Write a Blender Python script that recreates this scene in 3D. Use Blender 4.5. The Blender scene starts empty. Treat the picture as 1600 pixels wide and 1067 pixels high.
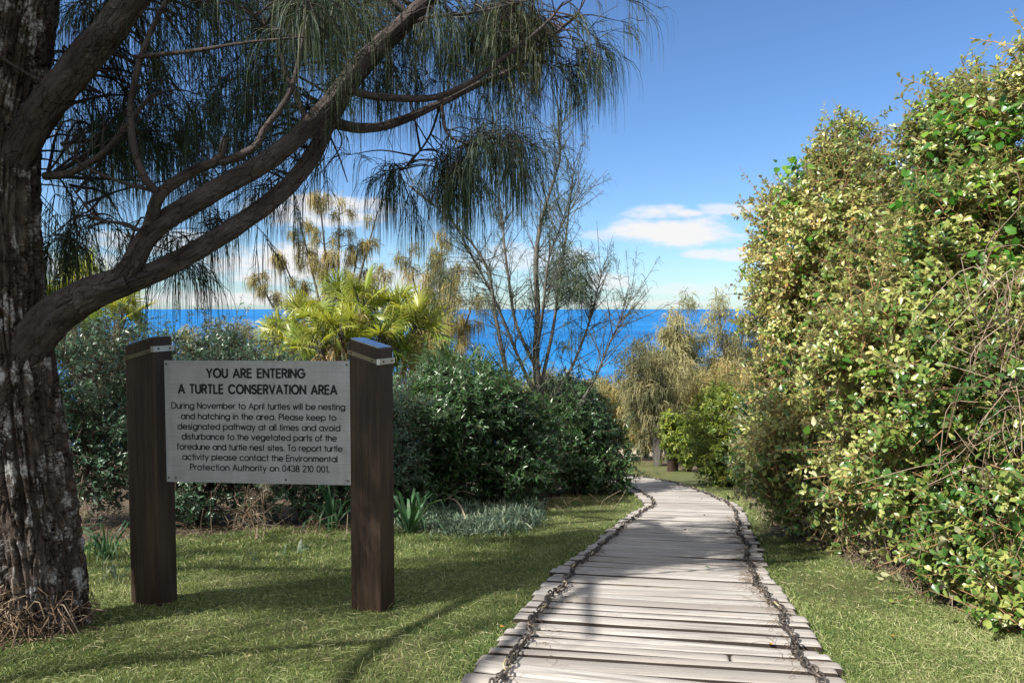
import bpy, bmesh, math
import numpy as np
from mathutils import Vector

R = math.radians
rng = np.random.default_rng(7)
C = bpy.context.scene.collection
SC = bpy.context.scene

# ------------------------------------------------------------------ camera, sky, sun, exposure
F_PX, W_PX, H_PX = 1100.0, 1600.0, 1067.0
PITCH = math.atan(50.5 / F_PX)
CAM = np.array([0.0, 0.0, 1.5])
cd = bpy.data.cameras.new("camera"); cam = bpy.data.objects.new("camera", cd); C.objects.link(cam)
cam.location = CAM; cam.rotation_euler = (math.pi / 2 - PITCH, 0, 0)
cd.sensor_width = 36; cd.lens = 36 * F_PX / W_PX; cd.clip_start = 0.05; cd.clip_end = 90000
SC.camera = cam
SUN_AZ, SUN_EL = R(-124), R(45)          # direction the light comes FROM: behind the camera and to its left (azimuth from +Y towards +X)
SUN_DIR = np.array([math.sin(SUN_AZ) * math.cos(SUN_EL), math.cos(SUN_AZ) * math.cos(SUN_EL), math.sin(SUN_EL)])
sd = bpy.data.lights.new("sun", 'SUN'); so = bpy.data.objects.new("sun", sd); C.objects.link(so)
sd.energy = 4.3; sd.angle = R(0.53); sd.color = (1.0, 0.945, 0.86)
so.rotation_euler = Vector(SUN_DIR.tolist()).to_track_quat('Z', 'Y').to_euler()
SC.view_settings.view_transform = 'Standard'; SC.view_settings.look = 'None'
SC.view_settings.exposure = 1.42; SC.view_settings.gamma = 1
SC.cycles.max_bounces = 8; SC.cycles.diffuse_bounces = 4; SC.cycles.transmission_bounces = 4
SC.cycles.use_denoising = True

wd = bpy.data.worlds.new("World"); SC.world = wd; wd.use_nodes = True
nt = wd.node_tree; N = nt.nodes; LK = nt.links
bg = N["Background"]
def wmath(op, a, b=None, c=None):
    n = N.new('ShaderNodeMath'); n.operation = op
    for i, v in enumerate((a, b, c)):
        if v is None: continue
        if isinstance(v, (int, float)): n.inputs[i].default_value = v
        else: LK.new(v, n.inputs[i])
    return n.outputs[0]
sky = N.new('ShaderNodeTexSky'); sky.sky_type = 'NISHITA'; sky.sun_disc = False
sky.sun_elevation = SUN_EL; sky.sun_rotation = SUN_AZ % (2 * math.pi)
sky.air_density = 1.0; sky.dust_density = 0.25; sky.ozone_density = 2.5; sky.altitude = 0
tc = N.new('ShaderNodeTexCoord')
sep = N.new('ShaderNodeSeparateXYZ'); LK.new(tc.outputs['Generated'], sep.inputs[0])
dx, dy, dz = sep.outputs
dyc = wmath('MAXIMUM', dy, 0.05)
cu = wmath('DIVIDE', dx, dyc); cv = wmath('DIVIDE', dz, dyc)
cmb = N.new('ShaderNodeCombineXYZ'); LK.new(wmath('MULTIPLY', cu, 9), cmb.inputs[0]); LK.new(wmath('MULTIPLY', cv, 26), cmb.inputs[1])
nz = N.new('ShaderNodeTexNoise'); nz.inputs['Scale'].default_value = 1.6; nz.inputs['Detail'].default_value = 7; nz.inputs['Roughness'].default_value = 0.58
LK.new(cmb.outputs[0], nz.inputs['Vector'])
nn = wmath('SUBTRACT', nz.outputs['Fac'], 0.5)
CLOUDS = [(1050, 364, 125, 27, 1.0), (1036, 334, 66, 13, .95), (1128, 398, 62, 12, .85), (1130, 327, 52, 11, .7), (942, 440, 46, 18, .75),
          (440, 412, 150, 36, 1.0), (505, 330, 120, 30, .95), (350, 466, 190, 14, .9), (250, 380, 110, 22, .7), (1080, 452, 110, 11, .5), (820, 405, 120, 26, .6), (640, 440, 130, 26, .7), (140, 420, 120, 30, .7),
          (955, 368, 60, 9, .5), (1000, 474, 160, 6, .6)]
acc = None
for px, py, w, h, k in CLOUDS:
    u0, v0 = (px - 800) / F_PX, (483 - py) / F_PX
    a = wmath('POWER', wmath('ABSOLUTE', wmath('MULTIPLY', wmath('SUBTRACT', cu, u0), F_PX / w)), 2.0)
    b = wmath('POWER', wmath('ABSOLUTE', wmath('MULTIPLY', wmath('SUBTRACT', cv, v0), F_PX / h)), 2.0)
    m = wmath('SUBTRACT', 1.0, wmath('ADD', a, b))
    m = wmath('MULTIPLY_ADD', nn, 3.4, m)
    n = N.new('ShaderNodeMapRange'); n.interpolation_type = 'SMOOTHSTEP'
    n.inputs['From Min'].default_value = -0.1; n.inputs['From Max'].default_value = 0.95; n.inputs['To Max'].default_value = k
    LK.new(m, n.inputs['Value'])
    acc = n.outputs[0] if acc is None else wmath('MAXIMUM', acc, n.outputs[0])
mx = N.new('ShaderNodeMix'); mx.data_type = 'RGBA'
LK.new(acc, mx.inputs['Factor'])
tint = N.new('ShaderNodeMix'); tint.data_type = 'RGBA'; tint.blend_type = 'MULTIPLY'; tint.inputs['Factor'].default_value = 1
LK.new(sky.outputs[0], tint.inputs[6]); tint.inputs[7].default_value = (0.68, 0.88, 1.12, 1)
LK.new(tint.outputs[2], mx.inputs[6]); mx.inputs[7].default_value = (6.3, 6.3, 6.35, 1)
# unseen bright cloud layer added overhead and behind the camera to lift shade fill
nb_ = N.new('ShaderNodeTexNoise'); nb_.inputs['Scale'].default_value = 2.6; nb_.inputs['Detail'].default_value = 6; nb_.inputs['Roughness'].default_value = 0.55
LK.new(tc.outputs['Generated'], nb_.inputs['Vector'])
cov = N.new('ShaderNodeMapRange'); cov.interpolation_type = 'SMOOTHSTEP'; cov.inputs['From Min'].default_value = .40; cov.inputs['From Max'].default_value = .54; LK.new(nb_.outputs['Fac'], cov.inputs['Value'])
away = N.new('ShaderNodeMapRange'); away.interpolation_type = 'SMOOTHSTEP'; away.inputs['From Min'].default_value = .70; away.inputs['From Max'].default_value = .45; LK.new(dy, away.inputs['Value'])
up_ = N.new('ShaderNodeMapRange'); up_.interpolation_type = 'SMOOTHSTEP'; up_.inputs['From Min'].default_value = .02; up_.inputs['From Max'].default_value = .2; LK.new(dz, up_.inputs['Value'])
mb = N.new('ShaderNodeMix'); mb.data_type = 'RGBA'
LK.new(wmath('MULTIPLY', wmath('MULTIPLY', cov.outputs[0], away.outputs[0]), up_.outputs[0]), mb.inputs['Factor'])
LK.new(mx.outputs[2], mb.inputs[6]); mb.inputs[7].default_value = (9.6, 9.4, 9.2, 1)
mx = mb
LK.new(mx.outputs[2], bg.inputs['Color']); bg.inputs['Strength'].default_value = 0.055

# ------------------------------------------------------------------ numeric helpers
def P(px, py, Y):
    """the point at forward distance Y (metres along +Y) seen at photo pixel px, py"""
    u, v = (px - 800) / F_PX, (533.5 - py) / F_PX
    d = np.array([u, math.cos(PITCH) + v * math.sin(PITCH), -math.sin(PITCH) + v * math.cos(PITCH)])
    return CAM + d * (Y / d[1])
def unit(v):
    v = np.asarray(v, float); return v / np.maximum(np.linalg.norm(v, axis=-1, keepdims=True), 1e-9)
def hash3(i, j, k):
    h = (i * 374761393 + j * 668265263 + k * 1274126177) & 0xffffffff
    h = ((h ^ (h >> 13)) * 1274126177) & 0xffffffff
    return ((h ^ (h >> 16)) & 0xffffff) / float(0xffffff)
def vnoise(p):
    p = np.asarray(p, float); f = np.floor(p); t = p - f; t = t * t * (3 - 2 * t); f = f.astype(np.int64)
    r = 0
    for a in (0, 1):
        for b in (0, 1):
            for c in (0, 1):
                w = (t[..., 0] if a else 1 - t[..., 0]) * (t[..., 1] if b else 1 - t[..., 1]) * (t[..., 2] if c else 1 - t[..., 2])
                r = r + w * hash3(f[..., 0] + a, f[..., 1] + b, f[..., 2] + c)
    return r * 2 - 1
def fbm(p, o=3):
    r = 0; a = 1.0
    p = np.asarray(p, float)
    for _ in range(o): r = r + a * vnoise(p); p = p * 2.03 + 17.1; a *= .5
    return r
def catmull(pts, n):
    pts = np.asarray(pts, float); k = len(pts)
    q = np.vstack([2 * pts[0] - pts[1], pts, 2 * pts[-1] - pts[-2]])
    t = np.linspace(0, k - 1, n); i = np.minimum(t.astype(int), k - 2); f = (t - i)[:, None]
    a, b, c, d = q[i], q[i + 1], q[i + 2], q[i + 3]
    return .5 * (2 * b + (c - a) * f + (2 * a - 5 * b + 4 * c - d) * f ** 2 + (3 * b - a - 3 * c + d) * f ** 3)
def perp(d):
    d = unit(d); r = unit(rng.normal(size=d.shape)); return unit(np.cross(d, r))

def gz(x, y):
    x = np.asarray(x, float); y = np.asarray(y, float)
    k = .25
    t = np.clip((y - 2.83) / k, -40, 400)
    z = -.18 * k * np.logaddexp(0, t)
    z = np.maximum(z, -10.9 - 0.004 * (y - 63))
    u = .012 * vnoise(np.stack([x * 1.3, y * 1.3, x * 0], -1)) + .03 * vnoise(np.stack([x * .35 + 9, y * .35, x * 0], -1)) * np.clip((y - 3) / 6, 0, 1)
    return z + u
def GP(px, py):
    """the point of the ground seen at photo pixel px, py"""
    lo, hi = 1.0, 60.0
    for _ in range(50):
        m = (lo + hi) / 2; p = P(px, py, m)
        if p[2] > gz(p[0], p[1]): lo = m
        else: hi = m
    return P(px, py, lo)

# ------------------------------------------------------------------ mesh helpers
class Acc:
    def __init__(s): s.V = []; s.F = {}; s.A = []; s.Q = []; s.n = 0
    def add(s, V, F, rnd=0.5, pco=None):
        V = np.asarray(V, float).reshape(-1, 3); F = np.asarray(F, np.int64)
        s.V.append(V); s.F.setdefault(F.shape[1], []).append(F + s.n)
        s.A.append(np.broadcast_to(np.asarray(rnd, float), (len(V),)).copy())
        s.Q.append(V if pco is None else pco); s.n += len(V)
        return s
def mk(name, acc, mat, parent=None, loc=None, smooth=True, label=None, cat=None, group=None, kind=None):
    V = np.vstack(acc.V); A = np.concatenate(acc.A); Q = np.vstack(acc.Q)
    off = np.zeros(3)
    if parent is not None:
        o = parent
        while o is not None: off = off + np.array(o.location); o = o.parent
    if loc is not None: off = off + np.asarray(loc, float)
    me = bpy.data.meshes.new(name)
    me.vertices.add(len(V)); me.vertices.foreach_set('co', (V - off).astype(np.float32).ravel())
    Fs = [np.vstack(f) for f in acc.F.values()]
    loops = np.concatenate([f.ravel() for f in Fs]).astype(np.int32)
    tot = np.concatenate([np.full(len(f), f.shape[1], np.int32) for f in Fs])
    st = np.concatenate([[0], np.cumsum(tot)[:-1]]).astype(np.int32)
    me.loops.add(len(loops)); me.loops.foreach_set('vertex_index', loops)
    me.polygons.add(len(tot)); me.polygons.foreach_set('loop_start', st); me.polygons.foreach_set('loop_total', tot)
    me.polygons.foreach_set('use_smooth', np.full(len(tot), smooth))
    me.update(calc_edges=True)
    a = me.attributes.new('rnd', 'FLOAT', 'POINT'); a.data.foreach_set('value', A.astype(np.float32))
    a = me.attributes.new('pco', 'FLOAT_VECTOR', 'POINT'); a.data.foreach_set('vector', Q.astype(np.float32).ravel())
    me.materials.append(mat)
    ob = bpy.data.objects.new(name, me); C.objects.link(ob)
    if parent is not None: ob.parent = parent
    if loc is not None: ob.location = loc
    tag(ob, label, cat, group, kind)
    return ob
def tag(o, label=None, cat=None, group=None, kind=None):
    if label: o['label'] = label
    if cat: o['category'] = cat
    if group: o['group'] = group
    if kind: o['kind'] = kind
def thing(name, loc, label, cat, group=None):
    o = bpy.data.objects.new(name, None); C.objects.link(o); o.location = [float(v) for v in loc]; o.empty_display_size = .2
    tag(o, label, cat, group); return o

def tube(acc, pts, rad, sides=8, rnd=.5, cap=True):
    pts = np.asarray(pts, float); k = len(pts); rad = np.broadcast_to(np.asarray(rad, float), (k,))
    T = unit(np.gradient(pts, axis=0))
    u = np.cross(T[0], [0, 0, 1.]);
    if np.linalg.norm(u) < .1: u = np.cross(T[0], [1., 0, 0])
    u = unit(u); U = []
    for t in T:
        u = unit(u - t * np.dot(u, t)); U.append(u)
    U = np.array(U); B = np.cross(T, U)
    a = np.arange(sides) * 2 * np.pi / sides
    V = pts[:, None] + rad[:, None, None] * (np.cos(a)[None, :, None] * U[:, None] + np.sin(a)[None, :, None] * B[:, None])
    s = np.concatenate([[0], np.cumsum(np.linalg.norm(np.diff(pts, axis=0), axis=1))])
    i = np.arange(k - 1)[:, None]; j = np.arange(sides)[None]
    j2 = (j + 1) % sides
    Fq = np.stack([i * sides + j, i * sides + j2, (i + 1) * sides + j2, (i + 1) * sides + j], -1).reshape(-1, 4)
    rr = float(np.mean(rad))
    Q = np.stack([np.broadcast_to(rr * np.cos(a), (k, sides)), np.broadcast_to(rr * np.sin(a), (k, sides)), np.broadcast_to(s[:, None], (k, sides))], -1).reshape(-1, 3)
    acc.add(V.reshape(-1, 3), Fq, rnd, Q)
    if cap:
        o = acc.n - k * sides
        for base, c in ((0, 0), (k - 1, -1)):
            ring = V[base]; cen = pts[c]
            f = np.stack([np.arange(sides), (np.arange(sides) + 1) % sides, np.full(sides, sides)], -1)
            acc.add(np.vstack([ring, cen]), f, rnd, np.vstack([Q[base * sides:(base + 1) * sides], Q[base * sides]]))
def box(acc, c, h, rnd=.5, ex=(1, 0, 0), ey=(0, 1, 0), ez=(0, 0, 1)):
    c = np.asarray(c, float); E = np.array([ex, ey, ez], float)
    s = np.array([[i, j, k] for i in (-1, 1) for j in (-1, 1) for k in (-1, 1)], float) * np.asarray(h, float)
    acc.add(c + s @ E, [[0, 1, 3, 2], [4, 6, 7, 5], [0, 4, 5, 1], [2, 3, 7, 6], [0, 2, 6, 4], [1, 5, 7, 3]], rnd, s)

# leaf outlines: u along, v across, w out of plane
OV_V = np.array([[0, 0, 0], [.38, -.36, .05], [.38, 0, -.04], [.38, .36, .05], [.76, -.46, .0], [.76, 0, -.07], [.76, .46, .0], [1, 0, -.16]])
OV_F = np.array([[0, 1, 2], [0, 2, 3], [1, 4, 5], [1, 5, 2], [2, 5, 6], [2, 6, 3], [4, 7, 5], [5, 7, 6]])
LN_V = np.array([[0, 0, 0], [.45, -.5, .06], [.45, 0, -.03], [.45, .5, .06], [1, 0, -.2]])
LN_F = np.array([[0, 1, 2], [0, 2, 3], [1, 4, 2], [2, 4, 3]])
TW_V = np.array([[0, .5, .5], [0, -.5, .5], [0, 0, -.7], [1, .25, .25], [1, -.25, .25], [1, 0, -.35]])
TW_F = np.array([[0, 1, 4, 3], [1, 2, 5, 4], [2, 0, 3, 5]])
def scatter(acc, tV, tF, p, X, Nn, L, W, rnd):
    n = len(p)
    X = unit(X); Y = unit(np.cross(Nn, X)); Z = np.cross(X, Y)
    L = np.broadcast_to(L, (n,))[:, None, None]; W = np.broadcast_to(W, (n,))[:, None, None]
    wz = L if tV is not TW_V else W
    V = p[:, None] + X[:, None] * tV[None, :, 0:1] * L + Y[:, None] * tV[None, :, 1:2] * W + Z[:, None] * tV[None, :, 2:3] * wz
    k = len(tV)
    Fx = (tF[None] + (np.arange(n) * k)[:, None, None]).reshape(-1, tF.shape[1])
    acc.add(V.reshape(-1, 3), Fx, np.repeat(np.broadcast_to(rnd, (n,)), k))
def ribbons(acc, P0, D0, L, W, droop, segs=4, rnd=.5, stiff=1.0, side=None, taper=.35, base=1.0):
    """thin strap leaves, needles and blades that start along D0 and bend down"""
    n = len(P0); P0 = np.asarray(P0, float); D0 = unit(D0)
    L = np.broadcast_to(L, (n,)); W = np.broadcast_to(W, (n,)); droop = np.broadcast_to(droop, (n,))
    S = perp(D0) if side is None else unit(side)
    pts = [P0]; d = D0
    for s in range(segs):
        t = (s + .5) / segs
        d = unit(D0 * (1 - t) ** stiff + np.array([0, 0, -1.]) * (droop * t)[:, None])
        pts.append(pts[-1] + d * (L / segs)[:, None])
    V = np.empty((n, segs + 1, 2, 3))
    for s in range(segs + 1):
        f = s / segs
        w = W * (base + (1 - base) * min(1, f * 3)) * (1 if f < .5 else 1 - (1 - taper) * (f - .5) * 2)
        V[:, s, 0] = pts[s] - S * (w / 2)[:, None]; V[:, s, 1] = pts[s] + S * (w / 2)[:, None]
    o = (np.arange(n) * (segs + 1) * 2)[:, None]; i = np.arange(segs)[None] * 2
    Fq = np.stack([o + i, o + i + 1, o + i + 3, o + i + 2], -1).reshape(-1, 4)
    acc.add(V.reshape(-1, 3), Fq, np.repeat(np.broadcast_to(rnd, (n,)), (segs + 1) * 2))
    return pts[-1]

# ------------------------------------------------------------------ materials
def newmat(name):
    m = bpy.data.materials.new(name); m.use_nodes = True
    t = m.node_tree; b = t.nodes['Principled BSDF']; return m, t, b
def ramp(t, fac, stops, interp='LINEAR'):
    r = t.nodes.new('ShaderNodeValToRGB'); r.color_ramp.interpolation = interp
    e = r.color_ramp.elements
    while len(e) < len(stops): e.new(.5)
    for i, (p, c) in enumerate(stops): e[i].position = p; e[i].color = (*c, 1)
    t.links.new(fac, r.inputs[0]); return r.outputs[0]
def noise(t, scale, detail=4, vec=None, rough=.55, dist=0):
    n = t.nodes.new('ShaderNodeTexNoise'); n.inputs['Scale'].default_value = scale; n.inputs['Detail'].default_value = detail
    n.inputs['Roughness'].default_value = rough; n.inputs['Distortion'].default_value = dist
    if vec is not None: t.links.new(vec, n.inputs['Vector'])
    return n.outputs['Fac']
def attr(t, name, out='Fac'):
    a = t.nodes.new('ShaderNodeAttribute'); a.attribute_name = name; return a.outputs[out]
def mixc(t, fac, a, b, mode='MIX'):
    m = t.nodes.new('ShaderNodeMix'); m.data_type = 'RGBA'; m.blend_type = mode
    for s, v in ((m.inputs['Factor'], fac), (m.inputs[6], a), (m.inputs[7], b)):
        if isinstance(v, (int, float)): s.default_value = v
        elif isinstance(v, tuple): s.default_value = (*v, 1)
        else: t.links.new(v, s)
    return m.outputs[2]
def mapping(t, vec, scale):
    m = t.nodes.new('ShaderNodeMapping'); m.inputs['Scale'].default_value = scale; t.links.new(vec, m.inputs['Vector']); return m.outputs[0]
def bump(t, b, h, strength, dist):
    n = t.nodes.new('ShaderNodeBump'); n.inputs['Strength'].default_value = strength; n.inputs['Distance'].default_value = dist
    t.links.new(h, n.inputs['Height']); t.links.new(n.outputs[0], b.inputs['Normal'])
def foliage(name, stops, transl=.35, rough=.45, spec=.35, back=None):
    m, t, b = newmat(name)
    c = ramp(t, attr(t, 'rnd'), stops)
    if back is not None:
        g = t.nodes.new('ShaderNodeNewGeometry'); c = mixc(t, g.outputs['Backfacing'], c, mixc(t, .75, c, back))
    t.links.new(c, b.inputs['Base Color']); b.inputs['Roughness'].default_value = rough; b.inputs['Specular IOR Level'].default_value = spec
    tr = t.nodes.new('ShaderNodeBsdfTranslucent'); t.links.new(mixc(t, 1.0, c, (1.25, 1.2, .7), 'MULTIPLY'), tr.inputs['Color'])
    ms = t.nodes.new('ShaderNodeMixShader'); ms.inputs[0].default_value = transl
    t.links.new(b.outputs[0], ms.inputs[1]); t.links.new(tr.outputs[0], ms.inputs[2])
    t.links.new(ms.outputs[0], t.nodes['Material Output'].inputs['Surface'])
    return m
def plain(name, col, rough=.6, metal=0, spec=.5, var=.25, scale=8, col2=None):
    m, t, b = newmat(name)
    tcn = t.nodes.new('ShaderNodeTexCoord')
    f = noise(t, scale, 5, tcn.outputs['Object'])
    c2 = col2 or tuple(v * (1 - var) for v in col)
    t.links.new(ramp(t, f, [(.3, c2), (.7, col)]), b.inputs['Base Color'])
    b.inputs['Roughness'].default_value = rough; b.inputs['Metallic'].default_value = metal; b.inputs['Specular IOR Level'].default_value = spec
    return m
def bark_mat(name, cols, lichen=None, scale=9, bstr=.7, crack=0):
    m, t, b = newmat(name)
    q = attr(t, 'pco', 'Vector')
    f = noise(t, scale, 6, mapping(t, q, (1, 1, .35)), .65, .4)
    c = ramp(t, f, cols)
    if lichen:
        p = noise(t, scale * .9, 6, mapping(t, q, (1, 1, .6)), .65)
        s = noise(t, scale * 6, 3, q, .6)
        pm = t.nodes.new('ShaderNodeMath'); pm.operation = 'MULTIPLY_ADD'; t.links.new(s, pm.inputs[0]); pm.inputs[1].default_value = .35; t.links.new(p, pm.inputs[2])
        pm2 = t.nodes.new('ShaderNodeMath'); pm2.operation = 'MULTIPLY_ADD'; t.links.new(attr(t, 'rnd'), pm2.inputs[0]); pm2.inputs[1].default_value = .12; t.links.new(pm.outputs[0], pm2.inputs[2])
        c = mixc(t, ramp(t, pm2.outputs[0], [(.80, (0, 0, 0)), (.92, (.85, .85, .85))]), c, lichen)
    h = noise(t, scale * 3, 8, mapping(t, q, (1, 1, .4)), .7)
    if crack:
        w = t.nodes.new('ShaderNodeVectorMath'); w.operation = 'MULTIPLY_ADD'; nzc = t.nodes.new('ShaderNodeTexNoise'); nzc.inputs['Scale'].default_value = 14; t.links.new(q, nzc.inputs['Vector'])
        t.links.new(nzc.outputs['Color'], w.inputs[0]); w.inputs[1].default_value = (.09, .09, .09); t.links.new(q, w.inputs[2])
        vo = t.nodes.new('ShaderNodeTexVoronoi'); vo.feature = 'DISTANCE_TO_EDGE'; vo.inputs['Scale'].default_value = crack; t.links.new(mapping(t, w.outputs[0], (1.15, 1.15, .36)), vo.inputs['Vector'])
        ck = ramp(t, vo.outputs['Distance'], [(.0, (0, 0, 0)), (.06, (1, 1, 1))])
        cn = t.nodes.new('ShaderNodeMath'); cn.operation = 'MAXIMUM'; t.links.new(ck, cn.inputs[0]); t.links.new(ramp(t, noise(t, 7, 4, q, .6), [(.46, (0, 0, 0)), (.58, (1, 1, 1))]), cn.inputs[1]); ck = cn.outputs[0]
        c = mixc(t, .45, c, mixc(t, ck, (.03, .022, .018), c))
        hm = t.nodes.new('ShaderNodeMath'); hm.operation = 'MULTIPLY_ADD'; t.links.new(ck, hm.inputs[0]); hm.inputs[1].default_value = 1.0; t.links.new(h, hm.inputs[2]); h = hm.outputs[0]
    t.links.new(c, b.inputs['Base Color']); b.inputs['Roughness'].default_value = .9; b.inputs['Specular IOR Level'].default_value = .15
    bump(t, b, h, bstr, .02)
    return m

M = {}
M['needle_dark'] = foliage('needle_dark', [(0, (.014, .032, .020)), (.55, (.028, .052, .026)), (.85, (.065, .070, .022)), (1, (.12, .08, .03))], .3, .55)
M['needle_gold'] = foliage('needle_gold', [(0, (.13, .12, .045)), (.5, (.24, .21, .08)), (1, (.36, .29, .12))], .35, .6)
M['needle_pale'] = foliage('needle_pale', [(0, (.11, .12, .055)), (.5, (.26, .25, .12)), (1, (.43, .38, .20))], .35, .6)
M['needle_olive'] = foliage('needle_olive', [(0, (.05, .06, .03)), (.5, (.12, .125, .06)), (1, (.26, .23, .11))], .3, .6)
M['needle_sapling'] = foliage('needle_sapling', [(0, (.03, .055, .035)), (1, (.075, .10, .055))], .25, .55)
M['leaf_hedge'] = foliage('leaf_hedge', [(0, (.022, .058, .032)), (.5, (.045, .10, .055)), (.85, (.085, .145, .075)), (1, (.14, .19, .08))], .2, .35, .5, (.13, .17, .12))
M['leaf_hedge_green'] = foliage('leaf_hedge_green', [(0, (.016, .046, .016)), (.5, (.032, .080, .024)), (.85, (.065, .125, .034)), (1, (.14, .20, .05))], .25, .35, .5)
M['leaf_right'] = foliage('leaf_right', [(0, (.016, .052, .012)), (.30, (.036, .10, .018)), (.44, (.085, .15, .028)), (.57, (.21, .25, .06)), (.78, (.36, .345, .13)), (.91, (.42, .28, .09)), (1, (.34, .17, .05))], .25, .33, .5, (.40, .39, .25))
M['leaf_vine'] = foliage('leaf_vine', [(0, (.025, .09, .012)), (.6, (.055, .19, .016)), (1, (.20, .32, .03))], .45, .3, .5)
M['leaf_yellow'] = foliage('leaf_yellow', [(0, (.07, .12, .02)), (.5, (.15, .21, .03)), (1, (.30, .31, .05))], .35, .4)
M['pandanus'] = foliage('pandanus', [(0, (.035, .095, .018)), (.5, (.15, .22, .03)), (1, (.38, .37, .075))], .4, .38, .5)
M['pandanus_dark'] = foliage('pandanus_dark', [(0, (.03, .07, .03)), (1, (.07, .13, .05))], .3, .4, .5)
M['straw'] = foliage('straw', [(0, (.17, .12, .06)), (.6, (.33, .25, .13)), (1, (.48, .40, .25))], .25, .7, .2)
M['flax'] = foliage('flax', [(0, (.025, .075, .03)), (.7, (.05, .12, .05)), (1, (.10, .17, .09))], .3, .5, .35)
M['weed'] = foliage('weed', [(0, (.05, .09, .06)), (.6, (.10, .15, .10)), (1, (.20, .23, .16))], .25, .5)
M['dead'] = foliage('dead', [(0, (.10, .065, .04)), (.5, (.20, .145, .10)), (1, (.36, .29, .22))], .1, .8, .1)
M['grass'] = foliage('grass', [(0, (.055, .095, .026)), (.4, (.14, .19, .055)), (.75, (.25, .285, .11)), (.92, (.37, .37, .19)), (1, (.48, .43, .28))], .3, .5, .3)
M['stem'] = bark_mat('stem', [(.3, (.05, .036, .026)), (.7, (.14, .11, .085))], None, 12, .4)
M['stem_orange'] = bark_mat('stem_orange', [(.3, (.16, .085, .04)), (.7, (.38, .24, .13))], None, 20, .3)
M['bark_big'] = bark_mat('bark_big', [(.28, (.020, .015, .012)), (.5, (.060, .045, .036)), (.75, (.13, .108, .092))], (.38, .375, .37), 12, 1.0, 24)
M['bark_limb'] = bark_mat('bark_limb', [(.32, (.018, .014, .014)), (.5, (.055, .045, .043)), (.72, (.125, .108, .105))], None, 9, .8, 20)
M['bark_grey'] = bark_mat('bark_grey', [(.3, (.05, .047, .042)), (.7, (.14, .13, .115))], None, 10, .5)

# ------------------------------------------------------------------ ground, sea
EDGE = np.array([[0.20, 0.0, 1.5], [.34, 1.4, 1.5], [.595, 2.82, 1.48], [.72, 3.41, 1.46], [.88, 4.1, 1.45], [1.08, 4.95, 1.43], [1.42, 6.05, 1.42], [1.66, 6.9, 1.38],
                 [2.02, 8.0, 1.32], [2.36, 9.15, 1.22], [2.50, 10.1, 1.22], [2.60, 11.6, 1.24], [2.60, 13.3, 1.24], [2.38, 15.2, 1.24], [1.75, 16.9, 1.24], [.7, 18.0, 1.24], [-.8, 18.6, 1.24]])
PATH = catmull(EDGE, 900)
PXY, PW = PATH[:, :2], PATH[:, 2]
PS = np.concatenate([[0], np.cumsum(np.linalg.norm(np.diff(PXY, axis=0), axis=1))])
def path_dist(x, y):
    """signed clearance to the deck edge (negative on the deck)"""
    q = np.stack([x, y], -1); out = np.empty(len(q))
    S = PXY[::6]; Wd = PW[::6]
    for i in range(0, len(q), 20000):
        d = np.linalg.norm(q[i:i + 20000, None] - S[None], axis=-1); j = d.argmin(1)
        out[i:i + 20000] = d[np.arange(len(j)), j] - Wd[j] / 2
    return out
# where plants stand on bare litter instead of lawn
LAWN_BACK = np.array([GP(*p)[:2] for p in ((-300, 860), (0, 850), (120, 850), (280, 840), (420, 828), (560, 826), (640, 830), (720, 830), (800, 828), (835, 812), (830, 792), (880, 772), (960, 760))])
LAWN_RIGHT = np.array([GP(*p)[:2] for p in ((1120, 745), (1190, 800), (1205, 835), (1300, 868), (1400, 900), (1470, 945), (1680, 1067), (1950, 1180))])
def lawn_mask(x, y):
    yb = np.interp(x, LAWN_BACK[:, 0], LAWN_BACK[:, 1]) + .12 * vnoise(np.stack([x * 3, y * 3, x * 0], -1))
    left = np.clip((yb - y) / .25 + .5, 0, 1)
    order = np.argsort(LAWN_RIGHT[:, 1])
    xr = np.interp(y, LAWN_RIGHT[order, 1], LAWN_RIGHT[order, 0]) + .1 * vnoise(np.stack([x * 3, y * 3, x * 0 + 5], -1))
    right = np.clip((xr - x) / .25 + .5, 0, 1)
    cx = np.interp(y, PXY[:, 1][:840], PXY[:, 0][:840])
    m = np.where(x < cx, np.where(y > 13, np.where(x > 1.0, 1, 0), left), right)
    return m * np.where(y > 33, 0, 1)

def sheet():
    xs = np.concatenate([np.linspace(-3000, -40, 18)[:-1], np.linspace(-40, -8, 33)[:-1], np.linspace(-8, 8, 161), np.linspace(8, 40, 33)[1:], np.linspace(40, 3000, 18)[1:]])
    ys = np.concatenate([np.linspace(-600, -10, 12)[:-1], np.linspace(-10, 1.5, 40)[:-1], np.linspace(1.5, 20, 200), np.linspace(20, 75, 90)[1:], [90, 120]])
    X, Y = np.meshgrid(xs, ys); x, y = X.ravel(), Y.ravel()
    z = gz(x, y)
    pd = path_dist(x, y)
    z = z - .075 * np.clip(1 - (pd + .02) / .06, 0, 1) * (np.abs(x) < 8)
    i, j = np.meshgrid(np.arange(len(ys) - 1), np.arange(len(xs) - 1), indexing='ij'); n = len(xs)
    Fq = np.stack([i * n + j, i * n + j + 1, (i + 1) * n + j + 1, (i + 1) * n + j], -1).reshape(-1, 4)
    a = Acc(); a.add(np.stack([x, y, z], -1), Fq, lawn_mask(x, y)); return a
m, t, b = newmat('lawn_soil'); tcn = t.nodes.new('ShaderNodeTexCoord'); ob = tcn.outputs['Object']
g = ramp(t, noise(t, 3.2, 6, ob, .6), [(.3, (.075, .085, .03)), (.5, (.115, .13, .045)), (.7, (.19, .175, .085))])
g = mixc(t, ramp(t, noise(t, 60, 4, ob, .7), [(.35, (0, 0, 0)), (.65, (1, 1, 1))]), g, (.06, .062, .028))
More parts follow.
